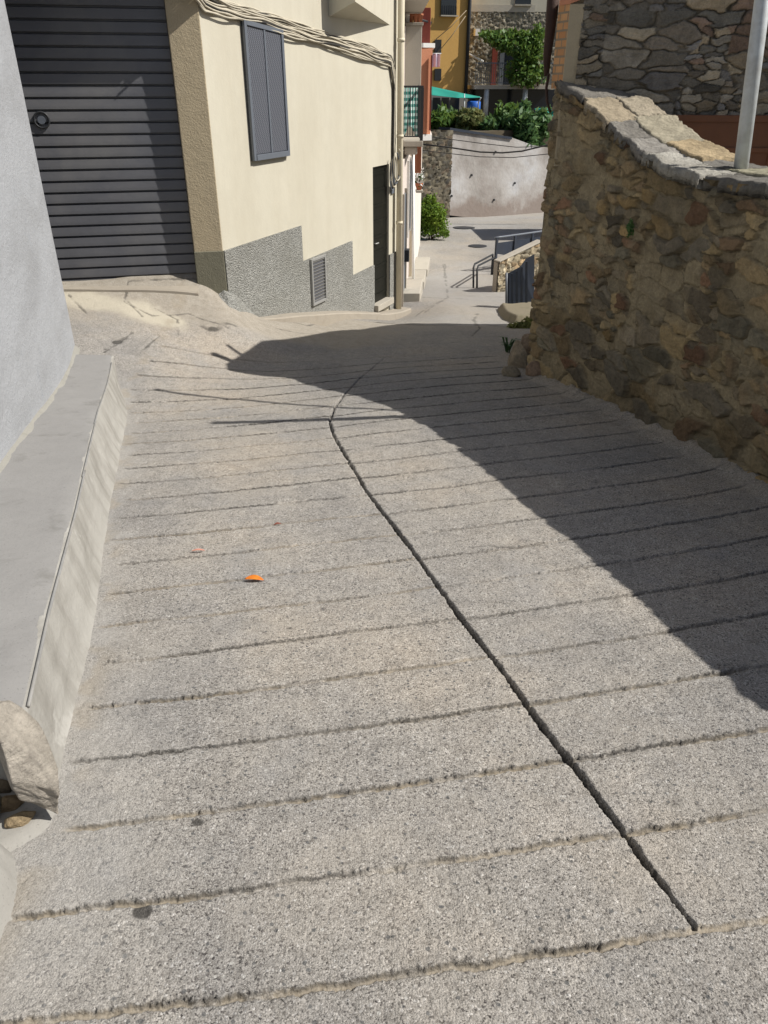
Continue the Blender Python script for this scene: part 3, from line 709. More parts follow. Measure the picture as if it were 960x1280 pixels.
# ------------------------------------------------------------------ grey house and ledge on the other side
def build_left():
    # ledge: top edge, foot, joint with the wall
    top_px = [(22,940),(30,905),(62,760),(94,641),(107,583),(124,512),(141,446)]
    T = np.array([G(x, y, .30) for x, y in top_px])
    I = np.array([G(x, y, .30) for x, y in [(0,600),(48,500),(97,424)]])
    cI = np.polyfit(I[:,1], I[:,0], 1)
    root = empty('concrete_ledge'); tag(root, 'long grey concrete ledge sloping down along the grey house wall', 'ledge')
    ys = np.linspace(1.49, float(T[-1,1])+.03, 120)
    tx = np.interp(ys, T[:,1], T[:,0]); bx = np.interp(ys, LEDGE_B[:,1], LEDGE_B[:,0])
    endr = sstep(6.4, 6.95, ys)
    bx = bx - .05*endr
    zg = gz(bx, ys); zt = gz(tx, ys)+.30
    ix = np.polyval(cI, ys)-.05
    w = (fbm(ys*1.7, ys*0, 4, 3)-.5)
    wob = w*.03
    prof = []
    nK = 26
    rows = []
    for k in range(nK):      # face: from foot outward fillet to the top edge
        t = k/(nK-1)
        fil = .028*np.exp(-t*7.0)
        x = bx + (tx-bx)*t + fil + wob*math.sin(math.pi*t) + (fbm(ys*9, ys*0+t*5, 6, 4)-.5)*.022*math.sin(math.pi*t)
        z = zg-.03 + (zt-.012-zg+.03)*t
        rows.append(np.c_[x, ys, z])
    rows.append(np.c_[tx-.004, ys, zt-.003]); rows.append(np.c_[tx-.03, ys, zt-.004])
    V = np.array(rows); FACE = V.copy()
    raw_mesh('ledge_face', V.reshape(-1,3), grid_quads(nK+2, len(ys)), M['ledge_face'], {}, root)
    rows = []; y_, tx_, zt_, ix_ = ys, tx, zt, ix
    for k in range(14):
        t = k/13
        x = (tx-.012) + (ix-tx)*t; z = zt - .004 + .004*min(1, k) + (fbm(ys*5.5, ys*0+t*1.2, 16, 4)-.5)*.020*min(1, k) + .012*t
        rows.append(np.c_[np.r_[x[0], x], np.r_[ys[0]-.003, ys], np.r_[z[0]-.12, z]])
    V = np.array(rows); raw_mesh('ledge_top', V.reshape(-1,3), grid_quads(14, len(ys)+1), M['ledge'], {}, root)
    # ends
    for i, nm in ((0, 'ledge_end'), (-1, 'ledge_end')):
        mb = MB(); e_ = .002 if i == 0 else -.002; mb.poly([tuple(p_+np.array([0,e_,0])) for p_ in FACE[:,i]]+[(ix[i], ys[i]+e_, zt[i]+.006), (ix[i], ys[i]+e_, zg[i]-.1)]); mb.build(nm, M['ledge_face'], root)
    # thin metal strip along the arris, in three lengths
    for (a, b, k) in ((1.53, 3.55, 0), (3.45, 4.6, 1), (4.55, 6.6, 2)):
        yy = np.linspace(a, b, 24); xx = np.interp(yy, ys, tx); zz = np.interp(yy, ys, zt)
        MB().tube(np.c_[xx+.001-.004*k, yy, zz-.002], .0055, 6).build('edge_strip', M['strip'], root, 0, True)
    # house wall
    r = empty('grey_house'); tag(r, 'blue grey rendered house wall rising behind the concrete ledge', 'house')
    yc = I[2,1]+.02; xc = np.polyval(cI, yc)
    dirv = np.array([cI[0], 1.0])
    y0 = -1.5; x0 = np.polyval(cI, y0)
    mb = MB(); mb.prism([(x0, y0, -2), (xc, yc, -2), (xc-3.5, yc+.15, -2), (x0-3.5, y0, -2)], (0, 0, 8.0)); mb.build('wall', M['greywall'], r, .012)
    # pale mortar fillet in the corner between ledge and wall
    yy = np.linspace(1.43, yc-.02, 80); xx = np.polyval(cI, yy); zz = np.interp(yy, ys, zt)
    rows = [np.c_[xx-.02, yy, zz+.035+(fbm(yy*6, yy*0, 3, 4)-.5)*.06], np.c_[xx+.004, yy, zz+.022], np.c_[xx+.02+(fbm(yy*5, yy*0+4, 3, 4)-.5)*.03, yy, zz+.014], np.c_[xx+.045, yy, zz-.012]]
    raw_mesh('mortar_fillet', np.array(rows).reshape(-1,3), grid_quads(4, len(yy)), M['fillet'], {}, r)
build_left()

def rock(name, c, size, seed, mat_col, parent=None, rot=0.0, n=40, amp=.5, axis=None):
    th = np.linspace(0, math.pi, n); ph = np.linspace(0, 2*math.pi, 2*n, endpoint=False)
    T, Pp = np.meshgrid(th, ph, indexing='ij')
    x = np.sin(T)*np.cos(Pp); y = np.sin(T)*np.sin(Pp); z = np.cos(T)
    # faceted: push towards a few random planes
    r = np.random.default_rng(seed); f = np.full(x.shape, 9.0)
    for k in range(16):
        v = r.normal(size=3); v /= np.linalg.norm(v); d = .80+.18*r.random()
        dot = x*v[0]+y*v[1]+z*v[2]; f = np.minimum(f, np.where(dot > .05, d/np.maximum(dot, .05), 9))
    f = np.minimum(f, 1.25)*(1+amp*.25*(fbm(x*3+z*2+5, y*3-z+5, seed, 5)-.5))
    ca, sa = math.cos(rot), math.sin(rot)
    X = x*f*size[0]; Y = y*f*size[1]; Zz = z*f*size[2]
    L_ = np.c_[(X*ca-Y*sa).ravel(), (X*sa+Y*ca).ravel(), Zz.ravel()]
    if axis is not None:
        L_ = L_ @ np.array(Vector((0,0,1)).rotation_difference(Vector(axis)).to_matrix()).T
    V = L_ + np.array(c)
    nc = 2*n; i = np.arange(n-1)[:,None]*nc + np.arange(nc)[None,:]; j = np.arange(n-1)[:,None]*nc + (np.arange(nc)+1)[None,:] % nc
    q = np.c_[i.ravel(), j.ravel(), (j+nc).ravel(), (i+nc).ravel()]
    col = np.tile(np.array(mat_col), (len(V), 1))*(.7+.6*fbm((x*4+z*3).ravel(), (y*4-z*2).ravel(), seed+3, 5))[:,None]
    return raw_mesh(name, V, q, M['stone'], {'Col': col}, parent)
g = G(48, 985)
a_ = P(6, 905, 1.46); b_ = P(66, 1004, 1.40); ax_ = a_-b_
o = rock('end_stone', (a_+b_)/2, (.058,.076,.152), 21, (.43,.39,.335), rot=.3, n=64, amp=.55, axis=ax_/np.linalg.norm(ax_)); tag(o, 'rough pale stone set at the near end of the concrete ledge', 'stone')
for k_, (px, py, sz, col_) in enumerate([(6,985,.05,(.22,.175,.12)),(20,1012,.032,(.30,.22,.13)),(-8,1022,.045,(.33,.29,.22))]):
    g = G(px, py); o = rock('rubble_stone', (g[0]-.01, g[1], g[2]+sz*.5), (sz,sz*.8,sz*.8), 60+k_, col_, rot=k_*.8, n=26, amp=.8)
    tag(o, ['dark brown rubble stone tucked under the leaning pale end stone','small tan rubble stone next to the pale mortar patch','greyish rubble stone at the picture edge above the mortar block'][k_], 'stone', 'rubble under the ledge end')
g = G(28, 1030)
o = rock('stone_chip', (g[0], g[1], gz(g[0],g[1])+.015), (.035,.025,.02), 12, (.34,.26,.16), rot=.6); tag(o, 'small tan stone chip lying between pale stone and white mortar block', 'stone')
# rounded mortar apron round the stone and the low block beyond the frame edge
def mound(name, pts, h, mat, label, cat, soft=.06, seed=1, sx=70):
    pts = np.array(pts); lo = pts.min(0)-.05; hi = pts.max(0)+.05
    xs = np.linspace(lo[0], hi[0], sx); ys = np.linspace(lo[1], hi[1], sx); X, Y = np.meshgrid(xs, ys)
    ins = np.zeros(X.shape, bool); j = len(pts)-1
    for i in range(len(pts)):
        a, b = pts[i], pts[j]; j = i
        ins ^= ((a[1] > Y) != (b[1] > Y)) & (X < (b[0]-a[0])*(Y-a[1])/(b[1]-a[1]+1e-12)+a[0])
    d = polydist(X, Y, np.vstack([pts, pts[:1]])); d = np.where(ins, d, -d)
    k = sstep(-.01, soft, d + (fbm(X*12, Y*12, seed, 4)-.5)*.03)
    Z = gz(X, Y) - .02 + (h+.02)*k + (fbm(X*25, Y*25, seed+1, 3)-.5)*.006
    o = raw_mesh(name, np.c_[X.ravel(), Y.ravel(), Z.ravel()], grid_quads(sx, sx), mat, {})
    if label: tag(o, label, cat)
    return o
q = [G(*a)[:2] for a in [(-120,960),(20,960),(70,965),(92,1005),(70,1045),(25,1075),(-20,1090),(-120,1080)]]
mound('mortar_patch', q, .012, M['plaster_white'], 'thin pale mortar patch round the foot of the rough pale stone', 'mortar patch', .09)
q = [G(*a)[:2] for a in [(-260,1050),(-60,1040),(-5,1040),(24,1075),(24,1110),(2,1190),(-60,1240),(-260,1240)]]
mound('mortar_block', q, .10, M['plaster_white'], 'low rounded white mortar block cut off by the picture edge', 'mortar block', .05, 5)

# ------------------------------------------------------------------ cream house with the garage
FD = (FB-FA); FL = np.linalg.norm(FD); FD = FD/FL; FN = np.array([FD[1], -FD[0]])   # towards the road
n3 = np.array([FN[0], FN[1], 0.0]); d3 = np.array([FD[0], FD[1], 0.0])
def F(px, py, out=0.0): return on_plane(px, py, (FA[0]+FN[0]*out, FA[1]+FN[1]*out, 0), n3)
def Fs(p): return float(np.dot(np.array(p)[:2]-FA, FD))
def W(s, z, out=0.0): return (FA[0]+FD[0]*s+FN[0]*out, FA[1]+FD[1]*s+FN[1]*out, z)
def wbox(mb, s0, s1, z0, z1, o0, o1):
    return mb.prism([W(s0,z0,o0), W(s1,z0,o0), W(s1,z1,o0), W(s0,z1,o0)], tuple(n3*(o1-o0)))
GD = np.array([-1.0, -.22]); GD = GD/np.linalg.norm(GD); GN = np.array([-GD[1]*1.0, GD[0]]); GN = GN if GN[1] < 0 else -GN
def GW(s, z, out=0.0): return (FA[0]+GD[0]*s+GN[0]*out, FA[1]+GD[1]*s+GN[1]*out, z)
def gbox(mb, s0, s1, z0, z1, o0, o1):
    return mb.prism([GW(s0,z0,o0), GW(s1,z0,o0), GW(s1,z1,o0), GW(s0,z1,o0)], (GN[0]*(o1-o0), GN[1]*(o1-o0), 0))
def build_cream():
    root = empty('cream_house'); tag(root, 'cream rendered house with a stepped grey plinth and dark garage shutter', 'house')
    TOP = 5.6
    # doorway opening
    s0 = Fs(F(466.5, 300)); s1 = Fs(F(486, 300)); zdt = F(466.5, 209)[2]; zdb = F(472, 379)[2]
    mb = MB()
    wbox(mb, 0.0, s0, -2.9, TOP, -.25, 0); wbox(mb, s1, FL, -2.9, TOP, -.25, 0); wbox(mb, s0, s1, zdt, TOP, -.25, -.0); wbox(mb, s0, s1, -2.9, zdb, -.25, -.0)
    mb.build('facade_wall', M['cream'], root)
    # rest of the house: back and ends so that it has depth
    mb = MB(); a = np.array(W(0, 0, -.26)[:2]); b = np.array(W(FL, 0, -.0)[:2])
    mb.prism([(*W(.05,-2.9,-.26)[:2], -2.9), (*W(FL-.01,0,-.26)[:2], -2.9), (*(np.array(W(FL-.01,0,-.26)[:2])+np.array([-5.0, 2.2])), -2.9), (-7.5, 10.6, -2.9), (-7.0, 8.6+.35, -2.9)], (0, 0, TOP+2.9-.02))
    mb.build('house_body', M['beige'], root)
    # stepped plinth
    st = [(0, F(282,312.5)), (0, F(375,282)), (0, F(378,326.5)), (0, F(439,301)), (0, F(441.5,343.5)), (0, F(467,331))]
    S_ = [Fs(p[1]) for p in st]; Zt = [p[1][2] for p in st]
    S_[0] = 0.0; S_[2] = S_[1]; S_[4] = S_[3]; S_[5] = s0-.004
    zb = lambda s: float(gz(W(s,0,.1)[0], W(s,0,.1)[1]))-.15
    pl = [W(S_[0], zb(0), .002), W(S_[5], zb(S_[5]), .002), W(S_[5], Zt[5], .002), W(S_[4], Zt[4], .002), W(S_[3], Zt[3], .002), W(S_[2], Zt[2], .002), W(S_[1], Zt[1], .002), W(S_[0], Zt[0], .002)]
    MB().prism(pl, tuple(n3*.022)).build('plinth', M['roughcast'], root)
    pr = [W(s1+.004, zb(s1), .002), W(FL-.02, zb(FL), .002), W(FL-.02, F(499,312)[2], .002), W(s1+.004, F(487,318)[2], .002)]
    MB().prism(pr, tuple(n3*.022)).build('plinth', M['roughcast'], root)
    # rough foot where the plinth turns the corner
    # door leaf, recessed
    dr = MB().prism([W(s0,zdb,-.09), W(s1,zdb,-.09), W(s1,zdt,-.09), W(s0,zdt,-.09)], tuple(n3*.05)).build('door', M['door_dark'], root)
    mb = MB(); k = 9
    for i in range(k):
        z = zdb + (zdt-zdb)*(i+.45)/k; wbox(mb, s0+.05, s1-.02, z, z+.035, -.039, -.028)
    mb.build('door_batten', M['door_dark'], dr)
    MB().tube([W(s0+.12, zdb+1.0, -.045), W(s0+.12, zdb+1.0, -.005), W(s0+.22, zdb+1.0, -.005)], .012, 8).build('door_handle', M['alu'], dr, 0, True)
    mb = MB(); wbox(mb, s0-.02, s1+.02, zdb-.10, zdb+.004, -.14, .10); mb.build('doorstep', M['slab'], root, .006)
    # window with perforated shutters
    q = [F(303,24,.03), F(352,37.5,.03), F(361,194.5,.03), F(316,201.5,.03)]
    ss0, ss1 = (Fs(q[0])+Fs(q[3]))/2, (Fs(q[1])+Fs(q[2]))/2
    zt0, zt1, zb1, zb0 = q[0][2], q[1][2], q[2][2], q[3][2]
    wz = lambda s, t: (zb0+(zb1-zb0)*(s-ss0)/(ss1-ss0))*(1-t) + (zt0+(zt1-zt0)*(s-ss0)/(ss1-ss0))*t
    win = MB().prism([W(ss0,wz(ss0,0),.002), W(ss1,wz(ss1,0),.002), W(ss1,wz(ss1,1),.002), W(ss0,wz(ss0,1),.002)], tuple(n3*.02)).build('window', M['glass_dark'], root)
    def strip(mb, sa, sb, ta, tb, o0, o1):
        mb.prism([W(sa,wz(sa,ta),o0), W(sb,wz(sb,ta),o0), W(sb,wz(sb,tb),o0), W(sa,wz(sa,tb),o0)], tuple(n3*(o1-o0)))
    sm = ss0 + (ss1-ss0)*.50
    for a, b in ((ss0+.055, sm-.02), (sm+.02, ss1-.055)):
        mb = MB(); strip(mb, a, b, .05, .965, .023, .040); mb.build('shutter_leaf', M['perf'], win)
    mb = MB(); strip(mb, ss0, ss0+.05, 0, 1, .023, .055); strip(mb, ss1-.05, ss1, 0, 1, .023, .055); strip(mb, ss0+.052, ss1-.052, .967, 1, .023, .055); strip(mb, ss0+.052, ss1-.052, 0, .045, .023, .062); strip(mb, sm-.017, sm+.017, .047, .965, .023, .05)
    mb.build('window_frame', M['metal_blue'], win, .003)
    # vent in the plinth
    v = [F(389,328,.03), F(404,322,.03), F(404,372,.03), F(390,379,.03)]
    a, b = Fs(v[0]), Fs(v[1]); z0, z1 = (v[3][2]+v[2][2])/2-.01, (v[0][2]+v[1][2])/2+.01
    mb = MB(); wbox(mb, a, b, z0, z1, .025, .034); vt = mb.build('vent_grille', M['shutter_dark'], root)
    mb = MB(); wbox(mb, a-.035, a, z0-.035, z1+.035, .026, .06); wbox(mb, b, b+.035, z0-.035, z1+.035, .026, .06); wbox(mb, a+.001, b-.001, z1, z1+.035, .026, .06); wbox(mb, a+.001, b-.001, z0-.035, z0, .026, .06)
    mb.build('vent_frame', M['alu'], vt, .003)
    mb = MB(); kk = 13
    for i in range(kk):
        z = z0 + (z1-z0)*(i+.2)/kk
        mb.prism([W(a,z,.035), W(b,z,.035), W(b,z+.022,.052), W(a,z+.022,.052)], (0,0,.006))
    mb.build('vent_slat', M['alu'], vt)
    # oriel: three-cornered bay out of the picture's top
    p1 = F(411, 21); p2 = F(487, 31); z = (p1[2]+p2[2])/2
    sa, sb = Fs(F(411,21)), Fs(F(487,31))
    o_ = .42; c = on_plane(444, 2, (FA[0]+FN[0]*o_, FA[1]+FN[1]*o_, 0), n3); sc = Fs(c)
    mb = MB(); top = z+2.6
    A0, B0, C0 = W(sa,p1[2],.002), W(sb,p2[2],.002), (c[0],c[1],c[2])
    A1, B1, C1 = W(sa,top,.002), W(sb,top,.002), W(sc,top,o_)
    mb.poly([A0,B0,C0]); mb.poly([A1,B1,C1]); mb.quad(A0,C0,C1,A1); mb.quad(C0,B0,B1,C1); mb.quad(A0,B0,B1,A1); mb.build('oriel', M['cream'], root)
    # pilaster + garage
    jw = .335; gdz = float(gz(*GW(1.2,0,.1)[:2]))
    mb = MB(); gbox(mb, .0, jw, -.42+0*gdz, TOP, -.20, .02); mb.build('garage_pilaster', M['tan'], root, .01)
    mb = MB(); zo = P(260,313,9.4)[2]; gbox(mb, -.004, jw+.004, -1.2, zo, -.20, .028); mb.build('pilaster_base', M['tan_dark'], root, .008)
    # shutter door
    zt = 2.46; z0 = gdz-.01
    gd = MB(); gbox(gd, jw, jw+3.0, z0-.1, zt+.1, -.15, -.12); gd = gd.build('garage_door', M['shutter_dark'], root)
    pitch = .1165; k = int((zt-z0)/pitch)+1
    for i in range(k):
        z = z0 + i*pitch; mb = MB()
        # cross-section of one slat: leaning face, dark recessed joint at the top
        sec = [(z+.0, -.118), (z+.002, -.083), (z+.030, -.084), (z+pitch-.024, -.090), (z+pitch-.014, -.118)]
        mb.prism([GW(jw+.006, a, b) for a, b in sec], (GD[0]*2.98, GD[1]*2.98, 0)); mb.build('slat', M['shutter_dark'], gd)
    # ring lock
    c = None
    hp = on_plane(52, 150, GW(0,0,-.075), np.array([GN[0],GN[1],0]))
    ang = np.linspace(0, 2*math.pi, 25)
    MB().tube([hp + .075*(math.cos(t)*np.array([GD[0],GD[1],0]) + math.sin(t)*np.array([0,0,1])) for t in ang], .011, 8, False).build('ring_handle', M['black'], gd, 0, True)
    MB().tube([hp - np.array([GN[0],GN[1],0])*.02, hp + np.array([GN[0],GN[1],0])*.012], .04, 16).build('lock_plate', M['metal_blue'], gd, 0, False)
    # wall over and beside the garage, projecting lintel slab
    mb = MB(); gbox(mb, jw+.001, jw+3.0, zt, TOP, -.20, -.02); gbox(mb, jw+3.0, jw+5.2, -1.0, TOP, -.20, 0.0); mb.build('garage_wall', M['cream'], root)
    mb = MB(); gbox(mb, .002, jw+4.5, zt+.02, zt+.20, .021, .20); gbox(mb, jw+.003, jw+4.5, zt+.02, zt+.20, -.019, .021); mb.build('lintel_slab', M['tan'], root, .01)
    # intercom
    c = F(489.5, 234); s = Fs(c)
    mb = MB(); wbox(mb, s-.05, s+.05, c[2]-.10, c[2]+.10, .002, .03); mb.build('intercom', M['metal_blue'], root, .004)
    # downpipe in painted metal
    sp = FL-.20; zz = zb(sp)
    dp = MB().tube([W(sp, zz, .09), W(sp, TOP-.1, .09)], .052, 16).build('downpipe', M['pipe'], root, 0, True)
    for z in (-.6, .75, 2.1): MB().tube([W(sp, z, .09), W(sp, z+.045, .09)], .060, 16).build('pipe_bracket', M['pipe'], dp, 0, True)
    return root
build_cream()
# garage threshold
z = float(gz(*GW(1.2,0,.1)[:2]))
mb = MB(); ss = np.linspace(.34, 3.6, 30); r_ = []
for t in ss:
    zz = float(gz(*GW(t,0,.17)[:2])) + .045
    r_.append((GW(t, z+.012, -.14), GW(t, .5*(z+zz)+.012, .05), GW(t, zz, .15), GW(t, zz-.02, .175), GW(t, zz-.25, .18)))
for a_, b_ in zip(r_[:-1], r_[1:]):
    for k in range(4): mb.quad(a_[k], b_[k], b_[k+1], a_[k+1])
mb.poly(r_[0]); mb.poly(r_[-1])
o = mb.build('garage_sill_pavement', M['kerb'], None, 0); o['kind'] = 'structure'
q = [GW(.16,0,-.05)[:2], GW(.12,0,.09)[:2], GW(.0,0,.16)[:2], W(.02,0,.17)[:2], W(.25,0,.12)[:2], W(.5,0,.05)[:2], W(.6,0,-.08)[:2]]
o = mound('rough_mortar_heap', q, .12, M['roughcast'], 'rough grey mortar heap where house plinth meets the garage ramp', 'mortar heap', .13, 9)

# kerb along the facade
def build_kerb():
    mb = MB(); ss = np.linspace(.02, FL+.0, 60); r_ = []; zf = np.polyfit(ss, [float(gz(*W(t,0,.2)[:2])) for t in ss], 4)
    for s in ss:
        x, y, _ = W(s, 0, .0); w = .12+.15*float(sstep(.2,1.6,s))+.008*math.sin(s*2.1)
        zi = float(np.polyval(zf, s)); h = .005+.12*float(sstep(.1, 1.5, s))+.003*math.sin(s*3)
        if s > 3.9: h *= .9
        r_.append((W(s, zi+h, .0), W(s, zi+h-.006, w-.02), W(s, zi+h-.022, w), W(s, zi-.25, w+.015)))
    for a, b in zip(r_[:-1], r_[1:]):
        for k in range(3): mb.quad(a[k], b[k], b[k+1], a[k+1])
    mb.poly(r_[0]); mb.poly(r_[-1])
    o = mb.build('kerb', M['kerb'], None); struct(o)
build_kerb()

# cable bundle on the facade
def build_cables():
    root = empty('cable_bundle'); tag(root, 'bundle of old cream cables sagging across the cream facade', 'cables')
    r = random.Random(3)
    key = [(236,-22),(256,2),(300,15.5),(350,31),(400,46),(450,61.5),(484,73)]
    N = 15
    for c in range(N):
        off = -10 + 21*c/(N-1); pts = []; ph = r.random()*6; ph2 = r.random()*6
        for i in range(60):
            t = i/59*(len(key)-1); k = min(int(t), len(key)-2); u = t-k
            px = key[k][0]*(1-u)+key[k+1][0]*u; py = key[k][1]*(1-u)+key[k+1][1]*u
            sc = 1.0-.25*i/59
            py += off*sc + 1.7*math.sin(t*3.1+ph)*sc + 1.0*math.sin(t*7.3+ph2)*sc
            pts.append(F(px, py, .022+.008*math.sin(t*4+ph2)+.010*(c % 3)))
        last = pts[-1]; sx = Fs(last)
        se = FL-.34+ .012*(c % 5); zl = last[2]
        bend = [W(sx+(se-sx)*.5, zl-.02, .035), W(se, zl-.12-.02*c, .035)]
        zend = F(490,190)[2] - .25*r.random()
        if c % 2 == 0:
            bend += [W(se+.01*math.sin(ph), zl-.6, .03), W(se-.01, zl-1.2, .03), W(se, zend, .03)]
        MB().tube(pts+bend, r.choice([.010,.013,.016,.009]), 6).build('cable', M['cable'] if c % 7 != 3 else M['cable_dark'], root, 0, True)
    # loops of slack cable by the doorway top
    for k in range(4):
        c = F(491.5+k*.8, 200, .05); s = Fs(c); z = c[2]
        pts = [W(s-.03+.16*math.sin(t)*(.6+.14*k), z+.05*k-.22+.24*math.cos(t), .05+.02*k) for t in np.linspace(.3, 5.6, 22)]
        MB().tube(pts, .011, 6).build('cable_loop', M['cable'] if k % 2 else M['metal_blue'], root, 0, True)
build_cables()

# ------------------------------------------------------------------ houses further down the lane
def build_pink():
    root = empty('pink_house'); tag(root, 'narrow pinkish white house beside the cream house with a small balcony', 'house')
    a = np.array([.285, 14.28]); b = np.array([.43, 18.2]); d = (b-a)/np.linalg.norm(b-a); n = np.array([d[1], -d[0]]); L = np.linalg.norm(b-a)
    Wp = lambda s, z, o=0.0: (a[0]+d[0]*s+n[0]*o, a[1]+d[1]*s+n[1]*o, z)
    mb = MB(); mb.prism([(*a, -3), (*b, -3), (b[0]-4, b[1], -3), (a[0]-4, a[1]+.3, -3)], (0,0,8)); mb.build('wall', M['pinkwall'], root)
    mb = MB(); mb.prism([(.30,14.62,-3),(.60,18.1,-3),(-.5,18.1,-3),(-.5,14.62,-3)], (0,0,3.30)); mb.build('lower_wall', M['pinkwall'], root, .01)
    a = np.array([.295, 14.62]); b = np.array([.60, 18.1]); d = (b-a)/np.linalg.norm(b-a); n = np.array([d[1], -d[0]])
    def bx(mb, s0, s1, z0, z1, o0, o1):
        mb.prism([Wp(s0,z0,o0), Wp(s1,z0,o0), Wp(s1,z1,o0), Wp(s0,z1,o0)], (n[0]*(o1-o0), n[1]*(o1-o0), 0))
    mb = MB(); bx(mb, .25, 1.1, -2.25, -.3, .003, .03); dr = mb.build('door', M['metal_blue'], root, .004)
    mb = MB(); bx(mb, .18, .25, -2.25, -.22, .003, .06); mb.build('door_frame', M['slab'], dr); mb = MB(); bx(mb, 1.1, 1.17, -2.25, -.22, .003, .06); mb.build('door_frame', M['slab'], dr)
    mb = MB(); bx(mb, 1.9, 2.7, -1.2, .15, .003, .03); w = mb.build('window', M['glass_dark'], root)
    mb = MB(); bx(mb, 1.82, 1.9, -1.25, .2, .003, .05); mb.build('window_frame', M['white'], w); mb = MB(); bx(mb, 2.7, 2.78, -1.25, .2, .003, .05); mb.build('window_frame', M['white'], w)
    mb = MB(); bx(mb, 2.9, 2.98, -2.6, .28, .01, .09); mb.build('downpipe', M['pipe'], root, .02)
    # mail box
    mb = MB(); bx(mb, .85, 1.05, P(507,331,15.2)[2], P(507,316,15.2)[2], .005, .12); mb.build('letter_box', M['black'], root, .006)
    # first-floor balcony
    zs = P(515,176,15.6)[2]; X0 = .36; X1 = P(529.5,150,15.6)[0]; Y0, Y1 = 15.6, 17.5
    mb = MB(); mb.box((X0, Y0, zs-.10), (X1, Y1, zs)); bal = mb.build('balcony_slab', M['slab'], root, .012)
    mb = MB(); mb.box((X0+.02, Y0+.06, zs-.24), (X1-.10, Y1-.06, zs-.102)); mb.build('balcony_corbel', M['slab'], bal, .03)
    zr = P(515,107,15.6)[2]; mb = MB()
    mb.box((X0-.1, Y0+.015, zr-.03), (X1-.01, Y0+.05, zr)); mb.box((X1-.05, Y0+.052, zr-.03), (X1-.015, Y1, zr)); mb.box((X1-.06, Y0+.01, zs), (X1-.005, Y0+.055, zr-.031))
    mb.box((X0, Y0+.02, zs+.06), (X1-.062, Y0+.04, zs+.085))
    for i in range(6):
        x = X0 + (X1-.08-X0)*(i+.5)/6; mb.box((x-.007, Y0+.024, zs+.086), (x+.007, Y0+.038, zr-.031))
    for i in range(14):
        y = Y0+.13+(Y1-Y0-.15)*i/13; mb.box((X1-.04, y-.007, zs), (X1-.026, y+.007, zr-.031))
    mb.build('balcony_railing', M['black'], bal)
    mb = MB(); z1 = P(518,32,17.4)[2]; mb.box((P(506.5,60,17.4)[0], 17.38, zs), (P(527,60,17.4)[0], 17.52, z1)); mb.build('balcony_partition', M['beige'], bal, .01)
    mb = MB(); mb.box((P(506,60,17.4)[0], 17.34, z1), (P(528.5,60,17.4)[0], 17.56, z1+.05)); mb.build('partition_cap', M['slab'], bal, .006)
    zc = z1+.215
    mb = MB(); mb.box((.2, 14.9, zc), (X1+.02, 17.9, zc+.14)); mb.build('upper_balcony_slab', M['beige'], root, .01)
    mb = MB()
    for i in range(10):
        y = 15.1+2.6*i/9; mb.box((X1-.02, y-.008, zc+.141), (X1-.004, y+.008, zc+1.0))
    mb.box((X1-.03, 15.0, zc+1.0), (X1+.005, 17.8, zc+1.04)); mb.build('upper_balcony_railing', M['black'], root)
    # pots on the partition
    for i, (px, m_, lab) in enumerate([(509,'white','white flower pot first on the beige balcony partition'),(514,'pot','small flower pot second on the beige balcony partition'),(519.5,'pot','terracotta flower pot between two others on the beige partition'),(525,'pot','outermost terracotta flower pot on the beige balcony partition')]):
        c = P(px, 30, 17.45); r_ = .058 if i != 1 else .045
        o = MB().lathe((c[0], c[1], z1+.05), [(r_*.7,0),(r_*.95,.11),(r_*1.08,.112),(r_*1.08,.145),(r_*.9,.146),(r_*.85,.12)], 14).build('flower_pot', M[m_], None, 0, True)
        tag(o, lab, 'flower pot', 'pots on the balcony partition')
    # gingham cloth over the railing
    xs = np.linspace(X0-.06, X1-.09, 60); zz = np.linspace(0, 1, 40); Xg, Tg = np.meshgrid(xs, zz)
    drop = (zr-zs)*(.80+.10*np.sin(Xg*23)); fold = .018*np.sin(Xg*46+Tg*1.5)+.014*np.sin(Xg*21+2)
    Zg = zr-.035 - Tg*drop; Yg = Y0+.07 + .55*(Xg-xs[0]) + fold*(.3+Tg)
    o = raw_mesh('gingham_cloth', np.c_[Xg.ravel(), Yg.ravel(), Zg.ravel()], grid_quads(40, 60), M['gingham'], {})
    so = o.modifiers.new('thick', 'SOLIDIFY'); so.thickness = .004
    tag(o, 'green and white checked cloth hung inside the black balcony railing', 'cloth')
    # little table leg colours: orange curtain strip under the balcony
    mb = MB(); xs = np.linspace(.60, .80, 40); pts = [(x, 17.9+.025*math.sin(i*1.25), P(524,181,17.9)[2]) for i, x in enumerate(xs)]
    zt_, zb_ = P(524,179,17.9)[2], P(524,216,17.9)[2]
    Xg, Zg = np.meshgrid(xs, np.linspace(zt_, zb_, 12)); Yg = 17.88+.03*np.sin(np.arange(40)*1.25)[None,:]+0*Zg
    o = raw_mesh('door_curtain', np.c_[Xg.ravel(), Yg.ravel(), Zg.ravel()], grid_quads(12, 40), M['terracotta'], {})
    so = o.modifiers.new('thick', 'SOLIDIFY'); so.thickness = .006
    tag(o, 'orange pleated curtain hanging under the small balcony', 'curtain')
    MB().tube([P(516.5,182,16.8), P(516.5,388,14.9+1.6)], .03, 12).build('white_post', M['white'], root, 0, True)
build_pink()

